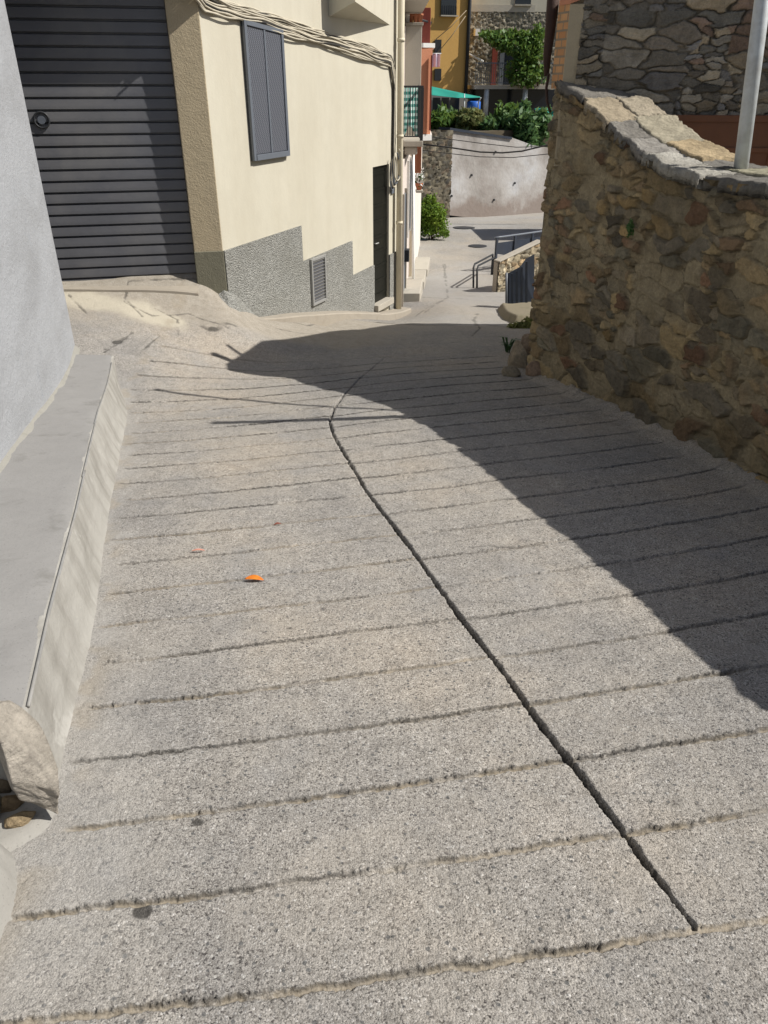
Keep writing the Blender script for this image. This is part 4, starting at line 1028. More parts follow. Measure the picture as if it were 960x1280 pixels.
def leaf_cloud(name, blobs, n, size, mat, parent=None, seed=0, flat=.0, long=1.5):
    r = np.random.default_rng(seed)
    w = np.array([b[3]*b[4]*b[5] for b in blobs])**.75; w /= w.sum(); C = []
    for b, k in zip(blobs, (w*n).astype(int)+1):
        v = r.normal(size=(k,3)); v /= np.linalg.norm(v, axis=1)[:,None]; rad = r.random(k)**.45
        bump_ = 1+.28*np.sin(v[:,0]*5+b[0]*9)*np.sin(v[:,1]*6+2)*np.sin(v[:,2]*5+1)
        C.append(np.array(b[:3]) + v*rad[:,None]*bump_[:,None]*np.array(b[3:6]))
    C = np.vstack(C); k = len(C)
    nrm = r.normal(size=(k,3)); nrm[:,2] = np.abs(nrm[:,2])+flat; nrm /= np.linalg.norm(nrm, axis=1)[:,None]
    t = np.cross(nrm, r.normal(size=(k,3))); t /= np.linalg.norm(t, axis=1)[:,None]; b_ = np.cross(nrm, t)
    s = size*(.6+.8*r.random(k))[:,None]
    V = np.stack([C-t*s*long*.5, C+b_*s*.42-nrm*s*.06, C+t*s*long*.5, C-b_*s*.42-nrm*s*.06], 1).reshape(-1,3)
    q = np.arange(4*k).reshape(-1,4)
    clump = fbm(C[:,0]*3.1, C[:,2]*3.1+C[:,1]*2, seed, 3)
    tint = np.clip(.5*r.random(k)+.9*(clump-.25), 0, 1)
    return raw_mesh(name, V, q, mat, {'tint': np.repeat(tint, 4)}, parent, smooth=False)

def build_terracotta():
    root = empty('terracotta_house'); tag(root, 'terracotta rendered house with a projecting upper storey down the lane', 'house')
    a = np.array([.67, 18.25]); b = np.array([1.10, 24.2])
    mb = MB(); mb.prism([(*a,-3.2), (*b,-3.2), (b[0]-4,b[1],-3.2), (a[0]-4,a[1],-3.2)], (0,0,3.2+.45)); mb.build('lower_wall', M['whitewall'], root)
    z0 = P(535,176,18.4)[2]; x1 = P(539.5,120,18.5)[0]
    mb = MB(); mb.prism([(x1-.42,18.42,z0+.12), (x1,18.60,z0+.12), (x1+.10,21.5,z0+.12), (b[0]-4,24,z0+.12), (-3,18.42,z0+.12)], (0,0,1.62)); mb.build('upper_wall', M['terracotta'], root)
    mb = MB(); mb.prism([(x1-.45,18.36,z0), (x1+.03,18.54,z0), (x1+.13,21.55,z0), (-3,21.5,z0), (-3,18.36,z0)], (0,0,.118)); mb.build('storey_band', M['white'], root)
    zt = z0+1.74
    mb = MB(); mb.prism([(x1-.2,18.5,zt), (x1+.05,18.62,zt), (x1+.12,21.5,zt), (-3,21.5,zt), (-3,18.5,zt)], (0,0,.08)); mb.build('terrace_edge', M['white'], root)
    MB().tube([(x1-.30,18.62,zt+.5), (x1+.0,19.6,zt+.5), (x1+.05,21.2,zt+.5)], .02, 8).build('terrace_rail', M['black'], root, 0, True)
    mb = MB(); mb.box((x1-.20,19.3,zt+.08), (x1-.02,19.55,zt+.75)); mb.build('chimney', M['redwood'], root, .01)
    p = P(529,150,18.44)
    mb = MB(); mb.box((P(537.2,130,18.5)[0], 18.47, z0+.2), (P(539,130,18.5)[0], 18.56, z0+1.6)); w = mb.build('window', M['redwood'], root)
    # white bedspread of flowers on the lower sill
    mb = MB(); zs = P(524,236,18.3)[2]; mb.box((.70, 18.0, zs-.05), (.86, 18.24, zs)); mb.build('window_sill', M['slab'], root, .01)
    c = (P(524,222,18.1)[0], 18.1, P(524,222,18.1)[2])
    pr = empty('flower_basket'); tag(pr, 'basket of white flowers on the sill below the orange curtain', 'flowers')
    MB().lathe((c[0], c[1], zs), [(.05,0),(.085,.12),(.09,.14),(.07,.141)], 14).build('pot', M['pot'], pr, 0, True)
    leaf_cloud('blossoms', [(c[0],c[1],c[2],.10,.10,.22)], 260, .045, M['white'], pr, 5)
    leaf_cloud('foliage', [(c[0],c[1],c[2]-.05,.09,.09,.20)], 160, .045, M['leaf'], pr, 6)
    for i, (y, l) in enumerate([(15.3,1.3),(17.0,1.2),(18.8,1.5)]):
        x0 = .22+(y-14.28)*.0957
        z = float(gz(x0+.3, y))
        o = MB().prism([(x0+.01,y,z-.3),(x0+.40,y,z-.3),(x0+.40+.09*l,y+l,z-.3),(x0+.01+.0957*l,y+l,z-.3)], (0,0,.3+.17)).build('doorstep_slab', M['slab'], None, .015)
        tag(o, ['pale concrete step at the foot of the pinkish white house, nearest the cream house','middle pale concrete step along the pinkish white house front','pale concrete step in front of the white lower wall, near the bush'][i], 'step', 'steps along the lane')
    # laundry
    z = P(545,76,20.5)
    xs = np.linspace(P(540,76,21.0)[0], P(550,76,21.0)[0], 20); zs_ = np.linspace(P(545,67,21)[2], P(545,84,21)[2], 14); Xg, Zg = np.meshgrid(xs, zs_)
    o = raw_mesh('laundry', np.c_[Xg.ravel(), (21.0+.02*np.sin(Xg*60)).ravel(), Zg.ravel()], grid_quads(14,20), M['lilac'], {})
    so = o.modifiers.new('thick', 'SOLIDIFY'); so.thickness = .004
    tag(o, 'pale lilac cloth hung out to dry beyond the terracotta house', 'laundry')
    o = MB().tube([(x1-.1,21.0,zs_[0]+.0), (xs[-1]+.03,21.0,zs_[0]+.0)], .012, 8).build('drying_pole', M['alu'], None, 0, True); tag(o, 'thin pole holding the lilac cloth off the terracotta house', 'pole')
build_terracotta()

# green bush at the lane edge
def build_bush():
    root = empty('bush'); tag(root, 'round bright green bush at the lane edge below the dark stone wall', 'bush')
    c = P(539, 275, 25.0); z = float(gz(c[0], 25.0))
    bl = [(c[0]+.05,25.0,z+1.15,.12,.12,.22),(c[0]+.36,24.9,z+.78,.13,.12,.18),(c[0]-.12,24.9,z+1.2,.08,.08,.16),(c[0]+.45,24.9,z+.2,.16,.15,.14),(c[0],25.0,z+.62,.40,.38,.52),(c[0]-.22,24.9,z+.45,.30,.3,.42),(c[0]+.26,25.0,z+.42,.30,.3,.38),(c[0]-.05,25.1,z+.98,.28,.28,.30),(c[0]+.12,24.8,z+.8,.30,.25,.30),(c[0]-.28,24.8,z+.9,.18,.2,.25)]
    leaf_cloud('foliage', bl, 5200, .055, M['leaf_b'], root, 3)
    r = random.Random(2); mb = MB()
    for i in range(9):
        mb.tube([(c[0]+r.uniform(-.1,.1), 25+r.uniform(-.1,.1), z-.05), (c[0]+r.uniform(-.3,.3), 25+r.uniform(-.2,.2), z+r.uniform(.5,1.0))], .014, 6)
    mb.build('stems', M['stem'], root)
build_bush()

# ------------------------------------------------------------------ far walls
def far_masonry_wall(root, nm, a, b, z0, z1a, z1b, seed, cw, ch, pal, mortar, res=.05, thick=.5):
    d = np.array(b)-np.array(a); L = np.linalg.norm(d); d /= L; n = np.array([d[1], -d[0]])
    if n[1] > 0: n = -n
    base = lambda s: (a[0]+d[0]*s, a[1]+d[1]*s, np.full_like(s, z0)); top = lambda s: z1a+(z1b-z1a)*s/L
    masonry(nm, base, top, 0, L, lambda s: (np.full_like(s,n[0]), np.full_like(s,n[1])), cw, ch, seed, pal, mortar, relief=.05, res=res, mortar_w=(.04,.16), parent=root, mat=M['stone_far'])
    mb = MB(); o = -n*.03; t = -n*thick
    mb.prism([(a[0]+o[0],a[1]+o[1],z0),(b[0]+o[0],b[1]+o[1],z0),(b[0]+o[0],b[1]+o[1],z1b-.01),(a[0]+o[0],a[1]+o[1],z1a-.01)], (t[0],t[1],0)); mb.build('wall_core', M['soil'], root)
def build_far_walls():
    root = empty('dark_stone_wall'); tag(root, 'dark old stone wall between the bush and the stained pale wall', 'stone wall')
    a = P(515, 200, 30.5); b = P(561, 200, 32.6)
    far_masonry_wall(root, 'stone_face', (a[0], 30.5), (b[0]+.02, 32.6-1.0), -3.9, P(530,160,31)[2], P(560,162,32)[2], 17, .42, .2, [(.13,.115,.085),(.10,.09,.07),(.17,.15,.11),(.085,.08,.07),(.14,.11,.08)], (.10,.09,.065), .045)
    root = empty('retaining_wall'); tag(root, 'pale stained retaining wall below the terraced garden', 'retaining wall')
    Dl, Dr = 31.6, 34.2
    oL = P(556,266,Dl); oR = P(667.5,280,Dr); pd = oR-oL; pn = np.array([pd[1], -pd[0], 0]); pn /= np.linalg.norm(pn)
    q = [on_plane(x, y, oL, pn) for x, y in [(553,268),(667.5,282),(705,282),(705,187),(667.5,182),(640,172),(563,161)]]
    MB().prism(q, tuple(-pn*.5)).build('render_face', M['retain'], root)
    mb = MB(); mb.prism([on_plane(x, y, oL+pn*.06, pn) for x, y in [(562.5,163),(640,174.3),(640,171.2),(562.5,159.5)]], tuple(-pn*.7)); mb.build('coping', M['stone_cop'] if 'stone_cop' in M else M['navy'], root)
    # weep holes
    for px, py in ((590,219),(618,250),(644,229),(565,245),(620,190)):
        c = on_plane(px, py, oL+pn*.05, pn); MB().tube([c, c-pn*.2], .042, 10).build('weep_hole', M['black'], root)
build_far_walls()
# cables strung in front of the pale wall
for i, (k, r_, lab) in enumerate([([(560,184),(600,190),(628,191),(652,189),(690,180)], .028, 'thickest black cable sagging before the stained pale wall'),
                            ([(555,173),(600,179),(645,184),(690,183)], .014, 'thin upper cable crossing before the stained pale wall'),
                            ([(553,191),(600,196),(640,197),(690,192)], .014, 'thin lower cable crossing before the stained pale wall')]):
    pts = [P(x, y, 29.0+.1*i) for x, y in k]; pts[-1] = P(k[-1][0], k[-1][1], 29.0+.1*i); pts = [P(k[0][0]-60, k[0][1]-7, 29+.1*i)]+pts+[P(k[-1][0]+70, k[-1][1]-12, 29+.1*i)]
    o = MB().tube(pts, r_, 6).build('overhead_cable', M['cable_dark'], None, 0, True); tag(o, lab, 'cable', 'cables before the pale wall')

# ------------------------------------------------------------------ lane side: railing, stone wall, gate, handrail
def build_lane_side():
    root = empty('lane_railing'); tag(root, 'dark panelled railing with a steel top rail along the lower lane', 'railing')
    p0 = np.array(G(617.5, 339)); a = p0[:2]; b = np.array([P(670,300,20.7)[0], 20.7]); d = b-a; L = np.linalg.norm(d); d /= L
    Zg = lambda s: float(gz(*(a+d*s)))
    h0 = P(618.5,297,a[1])[2]-Zg(0); n = np.array([d[1],-d[0]])
    k = 4; Lh = L+1.2
    for i in range(k):
        s0, s1 = Lh*i/k+.04, Lh*(i+1)/k-.04
        q = [(*(a+d*s0), Zg(s0)+.42), (*(a+d*s1), Zg(s1)+.30), (*(a+d*s1), Zg(s1)+h0-.13), (*(a+d*s0), Zg(s0)+h0-.13)]
        MB().prism(q, (n[0]*.012, n[1]*.012, 0)).build('panel', M['navy'], root)
    for i in range(k+1):
        s = Lh*i/k; MB().prism([(*(a+d*(s-.03)), Zg(s)-.1), (*(a+d*(s+.03)), Zg(s)-.1), (*(a+d*(s+.03)), Zg(s)+h0-.02), (*(a+d*(s-.03)), Zg(s)+h0-.02)], (n[0]*.05, n[1]*.05, 0)).build('post', M['navy'], root)
    MB().tube([(*(a+d*s), Zg(s)+h0) for s in np.linspace(-.05, Lh, 12)], .026, 8).build('top_rail', M['metal_blue'], root, 0, True)
    # low stone retaining wall under the railing
    rw = empty('low_stone_wall'); tag(rw, 'low sunlit stone wall under the dark panelled railing', 'stone wall')
    a2 = np.array([P(620.5,370,16.6)[0], 16.6]); b2 = np.array([P(674,340,17.3)[0], 17.3]); dd = b2-a2; LL = np.linalg.norm(dd); dd /= LL; nn = np.array([dd[1], -dd[0]])
    zt0 = P(620,328,16.6)[2]; zt1 = P(672,302,17.3)[2]
    base = lambda s: (a2[0]+dd[0]*s, a2[1]+dd[1]*s, np.full_like(s, -3.3)); top = lambda s: zt0+(zt1-zt0)*s/LL
    masonry('stone_face', base, top, 0, LL, lambda s: (np.full_like(s,nn[0]), np.full_like(s,nn[1])), .20, .12, 23, [(.42,.35,.24),(.34,.29,.2),(.46,.40,.29),(.26,.23,.17),(.38,.28,.17)], (.30,.25,.18), relief=.04, res=.022, mortar_w=(.04,.14), parent=rw, mat=M['stone_far'])
    o_ = -nn*.03
    MB().prism([(*(a2+o_),-3.3),(*(b2+o_),-3.3),(*(b2+o_),zt1-.01),(*(a2+o_),zt0-.01)], (-nn[0]*.12,-nn[1]*.12,0)).build('wall_core', M['kerb'], rw)
    MB().prism([(*(a2+nn*.03),zt0),(*(b2+nn*.03),zt1),(*(b2-nn*.16),zt1),(*(a2-nn*.16),zt0)], (0,0,.03)).build('coping', M['slab'], rw, .01)
    # sheet metal gate
    gr = empty('metal_gate'); tag(gr, 'dark ribbed sheet metal gate beside the end of the rubble wall', 'gate')
    q = [P(633,384,14.2), P(668,380,14.35), P(668,318,14.35), P(657.5,324,14.3), P(650,334,14.25), P(633.5,343,14.2)]
    MB().prism(q, (0,.03,0)).build('sheet', M['navy'], gr)
    for px, yt in ((640,341),(646,338),(652,333),(658,326)):
        lo = P(px,383,14.17); hi = P(px,yt+1,14.17); MB().prism([(lo[0]-.02,14.185,lo[2]),(lo[0]+.02,14.185,lo[2]),(hi[0]+.02,14.185,hi[2]),(hi[0]-.02,14.185,hi[2])], (0,-.02,0)).build('rib', M['navy'], gr)
    MB().tube([P(633,386,14.17), P(633,341,14.17)], .022, 8).build('gate_post', M['metal_blue'], gr, 0, True)
    MB().prism([P(632,386,14.05), P(670,382,14.25), P(670,379,14.25), P(632,383,14.05)], (0,.12,0)).build('gate_sill', M['alu'], gr)
    # handrails
    gp = 'handrails of the lower lane steps'
    for i, (px, py, tx, ty, ex, ey) in enumerate([(592,360,592,332,616,318),(596.5,360,596.5,334,618,322)]):
        b_ = G(px, py); D = b_[1]; up = P(tx, ty, D); e = P(ex, ey, D+1.9)
        mid = up + (e-up)*.06+np.array([0,0,.02])
        o = MB().tube([b_-np.array([0,0,.1]), up-np.array([0,0,.05]), mid, e, e-np.array([0,0,.55])], .022, 8).build('handrail', M['black'], None, 0, True)
        tag(o, ['outer dark bent handrail on the pale lower lane','inner dark bent handrail next to the panelled railing'][i], 'handrail', gp)
    # plinth of bare concrete in front of the gate
    q = [G(*a_)[:2] for a_ in [(620,386),(634,387),(668,383),(690,386),(690,406),(640,405),(626,398)]]
    mound('concrete_plinth', q, .13, M['mossy'], 'low bare concrete plinth in front of the ribbed metal gate', 'plinth', .12, 31)
    # drain covers
    for i, (px, py, rx) in enumerate([(580,285,.38),(597,308,.28)]):
        c = G(px, py); th = np.linspace(0, 2*math.pi, 25)[:-1]
        ring = [(c[0]+rx*math.cos(t), c[1]+rx*math.sin(t), float(gz(c[0]+rx*math.cos(t), c[1]+rx*math.sin(t)))+.02) for t in th]
        o = MB().prism(ring, (0,0,-.05)).build('drain_cover', M['black'], None); tag(o, ['larger round iron drain cover at the lane junction','smaller iron drain cover nearer the railing end'][i], 'drain cover', 'drain covers in the lane')
    # house round the corner whose roof throws its shade on the lane
    r = empty('corner_house'); tag(r, 'pale house round the corner behind the rubble wall shading the lane', 'house')
    mb = MB(); mb.prism([(6.3,24.9,-3.2),(11,24.9,-3.2),(11,27.2,-3.2),(6.3,27.2,-3.2)], (0,0,3.2+.2)); mb.build('wall', M['beige'], r)
    mb = MB(); mb.prism([(6.1,24.7,.2),(11.2,24.7,.8),(11.2,27.4,.8),(6.1,27.4,.2)], (0,0,.1)); mb.build('roof', M['terracotta'], r)
build_lane_side()

# weeds and leaning stones by the end of the rubble wall
for i, (px, py, sz, rot, c, lab) in enumerate([(648,462,(.07,.15,.17),.4,(.30,.25,.18),'tall leaning stone at the foot of the rubble wall end'),
        (658,448,(.09,.10,.16),.2,(.26,.20,.15),'brown stone wedged against the rubble wall end'),
        (638,470,(.06,.09,.07),.9,(.34,.29,.21),'small low stone in front of the leaning stone'),
        (668,470,(.10,.12,.08),.3,(.28,.20,.14),'flat stone at the wall foot behind the leaning stone')]):
    g = G(px, py); o = rock('leaning_stone', (g[0], g[1], g[2]+sz[2]*.6), sz, 40+i, c, rot=rot, n=26); tag(o, lab, 'stone', 'stones at the wall end')
root = empty('weed'); tag(root, 'dark green weed growing beside the leaning stone at the wall end', 'weed')
g = G(634, 440)
r = random.Random(4); mb = MB()
for i in range(16):
    a = r.random()*6.28; l = r.uniform(.10,.24); w = .016
    p0 = np.array([g[0]+r.uniform(-.03,.03), g[1]+r.uniform(-.03,.03), g[2]]); p1 = p0+np.array([math.cos(a)*l*.35, math.sin(a)*l*.35, l*.8]); p2 = p0+np.array([math.cos(a)*l*.8, math.sin(a)*l*.8, l*.75])
    s_ = np.array([-math.sin(a), math.cos(a), 0])*w
    mb.quad(p0-s_*.4, p0+s_*.4, p1+s_, p1-s_); mb.poly([p1-s_, p1+s_, p2])
mb.build('leaves', plain('weed_leaf', (.04,.09,.03), .6), root)
for i, (px, py, sc, lab) in enumerate([(655,410,1.0,'low tuft of dry grass on the concrete plinth corner')]):
    g = G(px, py); root = empty('grass_tuft'); tag(root, lab, 'grass tuft')
    leaf_cloud('blades', [(g[0]-.05,g[1],g[2]+.03,.22,.10,.05),(g[0]+.08,g[1]+.05,g[2]+.06,.10,.10,.07)], 500, .035, M['leaf_y'], root, 12, long=2.6)
# tuft of moss in the wall
g = np.array([wallx(5.9)-.02, 5.9, 0]); d = ray(793, 285); kk = (wallx(6.3))/d[0]
c = EYE + d*(wallx(6.25)/d[0]*.995)
root = empty('wall_fern'); tag(root, 'small dark green plant growing out of the rubble wall face', 'plant')
leaf_cloud('leaves', [(c[0]-.03,c[1],c[2],.025,.04,.07)], 130, .018, M['leaf_d'], root, 9)

# ------------------------------------------------------------------ litter on the road
def curled_leaf(name, px, py, L, Wd, rot, mat, label, cat='leaf', curl=.4, group=None):
    g = G(px, py); n = 14; V = []; m = 7
    for i in range(n):
        t = i/(n-1); w = Wd*math.sin(math.pi*min(1, t*.92+.06))**.8
        for j in range(m):
            u = (j/(m-1)-.5)*2; x = (t-.5)*L; y = u*w*.5; z = .006 + curl*w*u*u*.5 + .006*math.sin(t*3.1)
            V.append((g[0]+x*math.cos(rot)-y*math.sin(rot), g[1]+x*math.sin(rot)+y*math.cos(rot), g[2]+z))
    o = raw_mesh(name, np.array(V), grid_quads(n, m), mat, {})
    so = o.modifiers.new('thick', 'SOLIDIFY'); so.thickness = .0015
    tag(o, label, cat, group)
    return o
M['orange_leaf'] = plain('orange_dry_leaf', (.62,.17,.02), .5, .5, 60, dirt=(.50,.30,.04))
M['pink_leaf'] = plain('pinkish_leaf', (.50,.22,.16), .7, .25, 60)
M['red_leaf'] = plain('dark_red_leaf', (.20,.06,.04), .7, .3, 60)
curled_leaf('orange_leaf', 318, 726, .085, .036, -.10, M['orange_leaf'], 'bright orange curled leaf lying on the ribbed concrete road', curl=.45)
curled_leaf('pink_leaf', 248, 690, .065, .014, .1, M['pink_leaf'], 'thin pinkish leaf on the road above the orange leaf')
curled_leaf('red_leaf', 347, 657, .04, .016, .3, M['red_leaf'], 'tiny dark red leaf farthest up the sunlit road')

# ------------------------------------------------------------------ wires over the street (their shadows cross the road)
SEL, SAZ = math.radians(45.5), math.radians(-5.0)
SUN = np.array([math.cos(SEL)*math.cos(SAZ), math.cos(SEL)*math.sin(SAZ), math.sin(SEL)])
for i, (pts, z, r_, lab) in enumerate([([(195,487),(300,499),(410,509),(500,514)], 2.75, .024, 'black overhead wire crossing the street toward the grey house'),
                             ([(285,432),(325,453)], 2.6, .030, 'short dark bracket pole standing out over the street')]):
    W_ = []
    for a in pts:
        g = G(*a); k = (z-g[2])/SUN[2]; W_.append(g+SUN*k)
    if i < 1:
        e0 = W_[0]-W_[1]; e1 = W_[-1]-W_[-2]
        W_ = W_+[W_[-1]+e1*.6]
    o = MB().tube(W_, r_, 8).build('street_wire' if i < 1 else 'bracket_pole', M['cable_dark'], None, 0, True); tag(o, lab, 'wire' if i < 1 else 'pole')

# ------------------------------------------------------------------ hillside houses and garden
def turn(root, px, D, deg):
    p = P(px, 100, D); a = math.radians(deg); c, s_ = math.cos(a), math.sin(a)
    root.location = (p[0]-(c*p[0]-s_*p[1]), p[1]-(s_*p[0]+c*p[1]), 0); root.rotation_euler = (0, 0, a)
def build_far():
    TZ = -.12
    # ochre house
    r = empty('ochre_house'); tag(r, 'ochre yellow house with barred dark windows above the garden', 'house')
    D = 46.0
    x1 = P(584, 60, D)[0]; x0 = P(505, 60, D)[0]
    mb = MB(); mb.prism([(x0,D,TZ-.3),(x1,D,TZ-.3),(x1,D+7,TZ-.3),(x0,D+7,TZ-.3)], (0,0,9)); mb.build('wall', M['ochre'], r)
    def win(a, b, c, d, nm='window', bars=True, sill=True):
        w = MB().pbox(a, b, c, d, D-.12, .1); w = w.build(nm, M['glass_dark'], r)
        if bars:
            m2 = MB(); n = 7
            for i in range(n):
                px = a+(c-a)*(i+.5)/n; lo = P(px, d-.5, D-.2); hi = P(px, b+1 if b > 0 else d-12, D-.2); m2.tube([lo, hi], .018, 6)
            m2.build('bars', M['black'], w)
        if sill: MB().pbox(a-1.2, d, c+1.2, d+1.6, D-.22, .2).build('sill', M['slab'], w)
    win(548.5,-30,569,19.5); win(540,50,548.5,67, bars=False, sill=False); win(540,86,548.5,101, bars=False, sill=False)
    z = P(560,11,D)[2]
    mb = MB(); mb.prism([(x0-.3,D-.9,9-.4),(x1+.2,D-.6,9-.4),(x1+.2,D+7,9-.1),(x0-.3,D+7,9-.1)], (0,0,.14)); mb.build('roof', M['terracotta'], r)
    MB().tube([(x1-.02,D-.10,TZ),(x1-.02,D-.10,8.6)], .09, 10).build('downpipe', M['black'], r, 0, True)
    turn(r, 584, D, 17)
    # stone house with vine balcony
    r = empty('vine_house'); tag(r, 'stone house with a rendered upper storey and a balcony under a vine', 'house')
    D = 47.2; xa = P(584.5,60,D)[0]; xb = P(720,60,D)[0]
    zs = P(630,43,D)[2]; z1 = P(630,14,D)[2]
    base = lambda s: (xa+s, np.full_like(s, D), np.full_like(s, TZ)); 
    masonry('stone_face', base, lambda s: np.full_like(s, z1), 0, xb-xa, lambda s: (np.zeros_like(s), -np.ones_like(s)),   .26, .11, 29, [(.30,.27,.21),(.24,.22,.18),(.36,.32,.24),(.19,.18,.155)], (.27,.24,.18), relief=.05, res=.045, mortar_w=(.03,.20), parent=r, warp=.7, mat=M['stone_far'])
    mb = MB(); mb.box((xa,D+.05,TZ-.3),(xb,D+6,8)); mb.build('house_body', M['beige'], r)
    MB().box((xa,D-.03,z1),(xb,D+.049,8)).build('upper_render', M['cream'], r)
    MB().box((xa+.0,D-.05,z1-.02),(P(671,10,D)[0],D-.031,P(630,5.5,D)[2])).build('cement_band', M['beige'], r)
    w = MB().pbox(645.5,-8,666,4.5,D-.08,.049).build('window', M['glass_dark'], r); MB().pbox(644.5,4.5,667,6.5,D-.16,.10).build('sill', M['slab'], w)
    # balcony
    Db = 45.4; zb = P(630,106.5,Db)[2]
    xl = P(588,100,Db)[0]; xr = P(700,100,Db)[0]
    bal = MB().box((xl,Db,zb-.18),(xr,D-.06,zb)).build('balcony_slab', M['slab'], r)
    zr = P(630,78,Db)[2]; mb = MB(); mb.box((xl,Db+.02,zr-.05),(xr,Db+.07,zr)); mb.box((xl,Db+.02,zb+.08),(xr,Db+.06,zb+.12))
    k = 44
    for i in range(k):
        x = xl+(xr-xl)*(i+.5)/k; mb.box((x-.012,Db+.03,zb+.121),(x+.012,Db+.055,zr-.051))
    mb.build('balcony_railing', M['metal_blue'], bal)
    for px in (603.3, 653): MB().tube([(P(px,130,Db)[0],Db+.15,TZ-.1),(P(px,130,Db)[0],Db+.15,zb-.181)], .14, 12).build('balcony_post', M['galv'], bal, 0, True)
    MB().pbox(615,60,621.5,106,D-.10,.06).build('door', M['redwood'], r); MB().pbox(624.8,62,631,106,D-.09,.05).build('window', M['metal_blue'], r); MB().pbox(631.5,60,645,106,D-.10,.06).build('doorway', M['glass_dark'], r)
    MB().pbox(586,112,700,158,D-.10,.06).build('undercroft_opening', M['glass_dark'], r)
    MB().pbox(593,36,598.5,44.5,D-.5,.45).build('meter_box', M['white'], r)
    MB().tube([P(584,68,D-.8), P(602,77,D-.8)], .05, 8).build('stair_rail', M['white'], r, 0, True)
    turn(r, 584.5, D, 7)
    # vine on the balcony
    v = empty('grape_vine'); tag(v, 'leafy green vine trained over the far balcony', 'vine'); r5 = np.random.default_rng(8)
    bl = []
    for px, py, sx, sz in [(607,44,.35,.28),(616,46,.5,.35),(628,48,.55,.4),(640,46,.55,.4),(652,46,.55,.35),(663,48,.5,.35),(672,52,.5,.5),(646,60,.6,.45),(658,64,.6,.6),(668,72,.5,.7),(650,78,.45,.5),(640,88,.5,.45),(648,97,.55,.5),(664,92,.5,.55),(676,90,.5,.6),(634,58,.4,.3),(622,54,.35,.3),(660,104,.35,.3),(674,40,.3,.4)]:
        c = P(px, py, 45.6); bl.append((c[0], 45.6+r5.uniform(-.25,.5), c[2], sx, .45, sz))
    leaf_cloud('foliage', bl, 3300, .17, M['leaf'], v, 13, long=1.2)
    mb = MB()
    for pts in ([(664,108),(658,88),(662,70),(650,52)],[(672,108),(674,80),(668,55)],[(650,52),(630,48),(606,44)]): mb.tube([P(x,y,45.7) for x, y in pts], .045, 8)
    mb.build('stems', M['stem'], v, 0, True)
    # shade net
    r = empty('shade_net'); tag(r, 'taut green shade net stretched above the garden', 'shade net')
    A = [P(538,108,42.5), P(575,116,41.5), P(600,121,42.2)]; B = [P(538,119,40.3), P(572,122.5,40.2), P(600,122,41.0)]
    rows = []
    for j in range(9):
        t = j/8; row = []
        for i in range(25):
            u = i/24*2; k = min(int(u), 1); f_ = u-k
            a_ = A[k]*(1-f_)+A[k+1]*f_; b_ = B[k]*(1-f_)+B[k+1]*f_; p = a_*(1-t)+b_*t; p[2] -= .10*math.sin(math.pi*t)*math.sin(math.pi*f_)
            row.append(p)
        rows.append(row)
    o = raw_mesh('net', np.array(rows).reshape(-1,3), grid_quads(9,25), M['green_net'], {}, r); so = o.modifiers.new('t','SOLIDIFY'); so.thickness = .01
    MB().tube([P(597.5,160,40.4), P(597.3,140,40.4), P(598,128,40.35), P(601,122,40.2)], .03, 8).build('net_pole', M['galv'], r, 0, True)
    MB().tube([P(580.5,160,40.6), P(580.5,117,40.6)], .025, 8).build('net_pole', M['galv'], r, 0, True)
    # wall of sheds below the net
    r = empty('garden_shed'); tag(r, 'dim grey lean-to with dark glazing under the green net', 'shed')
    MB().pbox(530,119,584,160,44.6,.6).build('wall', M['beige'], r)
    for a_, b_ in ((541,550),(552,561),(563,574)): MB().pbox(a_,122,b_,141,44.5,.09).build('window', M['glass_dark'], r)
    # blue drum, table, pole
    c = P(591,152,41); o = MB().lathe((c[0],41,TZ-.05),[(.30,0),(.33,.1),(.33,.45),(.31,.5),(.33,.55),(.33,.9),(.27,.94),(.27,.9)],18).build('blue_drum', M['blue_sheet'], None, 0, True); tag(o, 'blue plastic drum behind the garden plants', 'drum')
    r = empty('garden_table'); tag(r, 'small pale table between the drum and the far balcony post', 'table')
    MB().pbox(599,150,612,151.6,39.5,.7).build('top', M['alu'], r)
    for px in (600.5,610.5): MB().tube([P(px,152,39.6), P(px,160,39.6)], .03, 8).build('leg', M['alu'], r)
    o = MB().tube([P(613,155,37.5), P(622,176,36.2)], .035, 8).build('wooden_pole', M['wood'], None, 0, True); tag(o, 'pale wooden pole leaning among the terrace plants', 'pole')
    for i,(px,lab) in enumerate([(656.5,'taller grey fence post at the terrace edge'),(663,'grey fence post at the terrace edge next to the rubble house')]):
        o = MB().tube([P(px,186,35.2), P(px,160+5*i,35.2)], .04, 8).build('fence_post', M['galv'], None, 0, True); tag(o, lab, 'post', 'posts of the terrace fence')
    # green netting roll at the far right
    c = P(683,143,36.5); r = empty('green_netting'); tag(r, 'green netting bundle draped over dark shrubs beside the rubble house', 'netting')
    xs = np.linspace(0,1,20); Xg, Tg = np.meshgrid(xs, xs)
    p0 = P(668,136,36.6); p1 = P(700,134,36.6); p2 = P(674,150,36.3)
    Zg = (p0[2]+(p1[2]-p0[2])*Xg) - Tg*(p0[2]-p2[2]) + .08*np.sin(Xg*9)*np.sin(Tg*5); Xw = p0[0]+(p1[0]-p0[0])*Xg+.25*Tg; Yw = 36.6-.5*Tg+.1*np.sin(Xg*11+Tg*4)
    o = raw_mesh('net', np.c_[Xw.ravel(),Yw.ravel(),Zg.ravel()], grid_quads(20,20), M['green_net'], {}, r); so = o.modifiers.new('t','SOLIDIFY'); so.thickness = .01
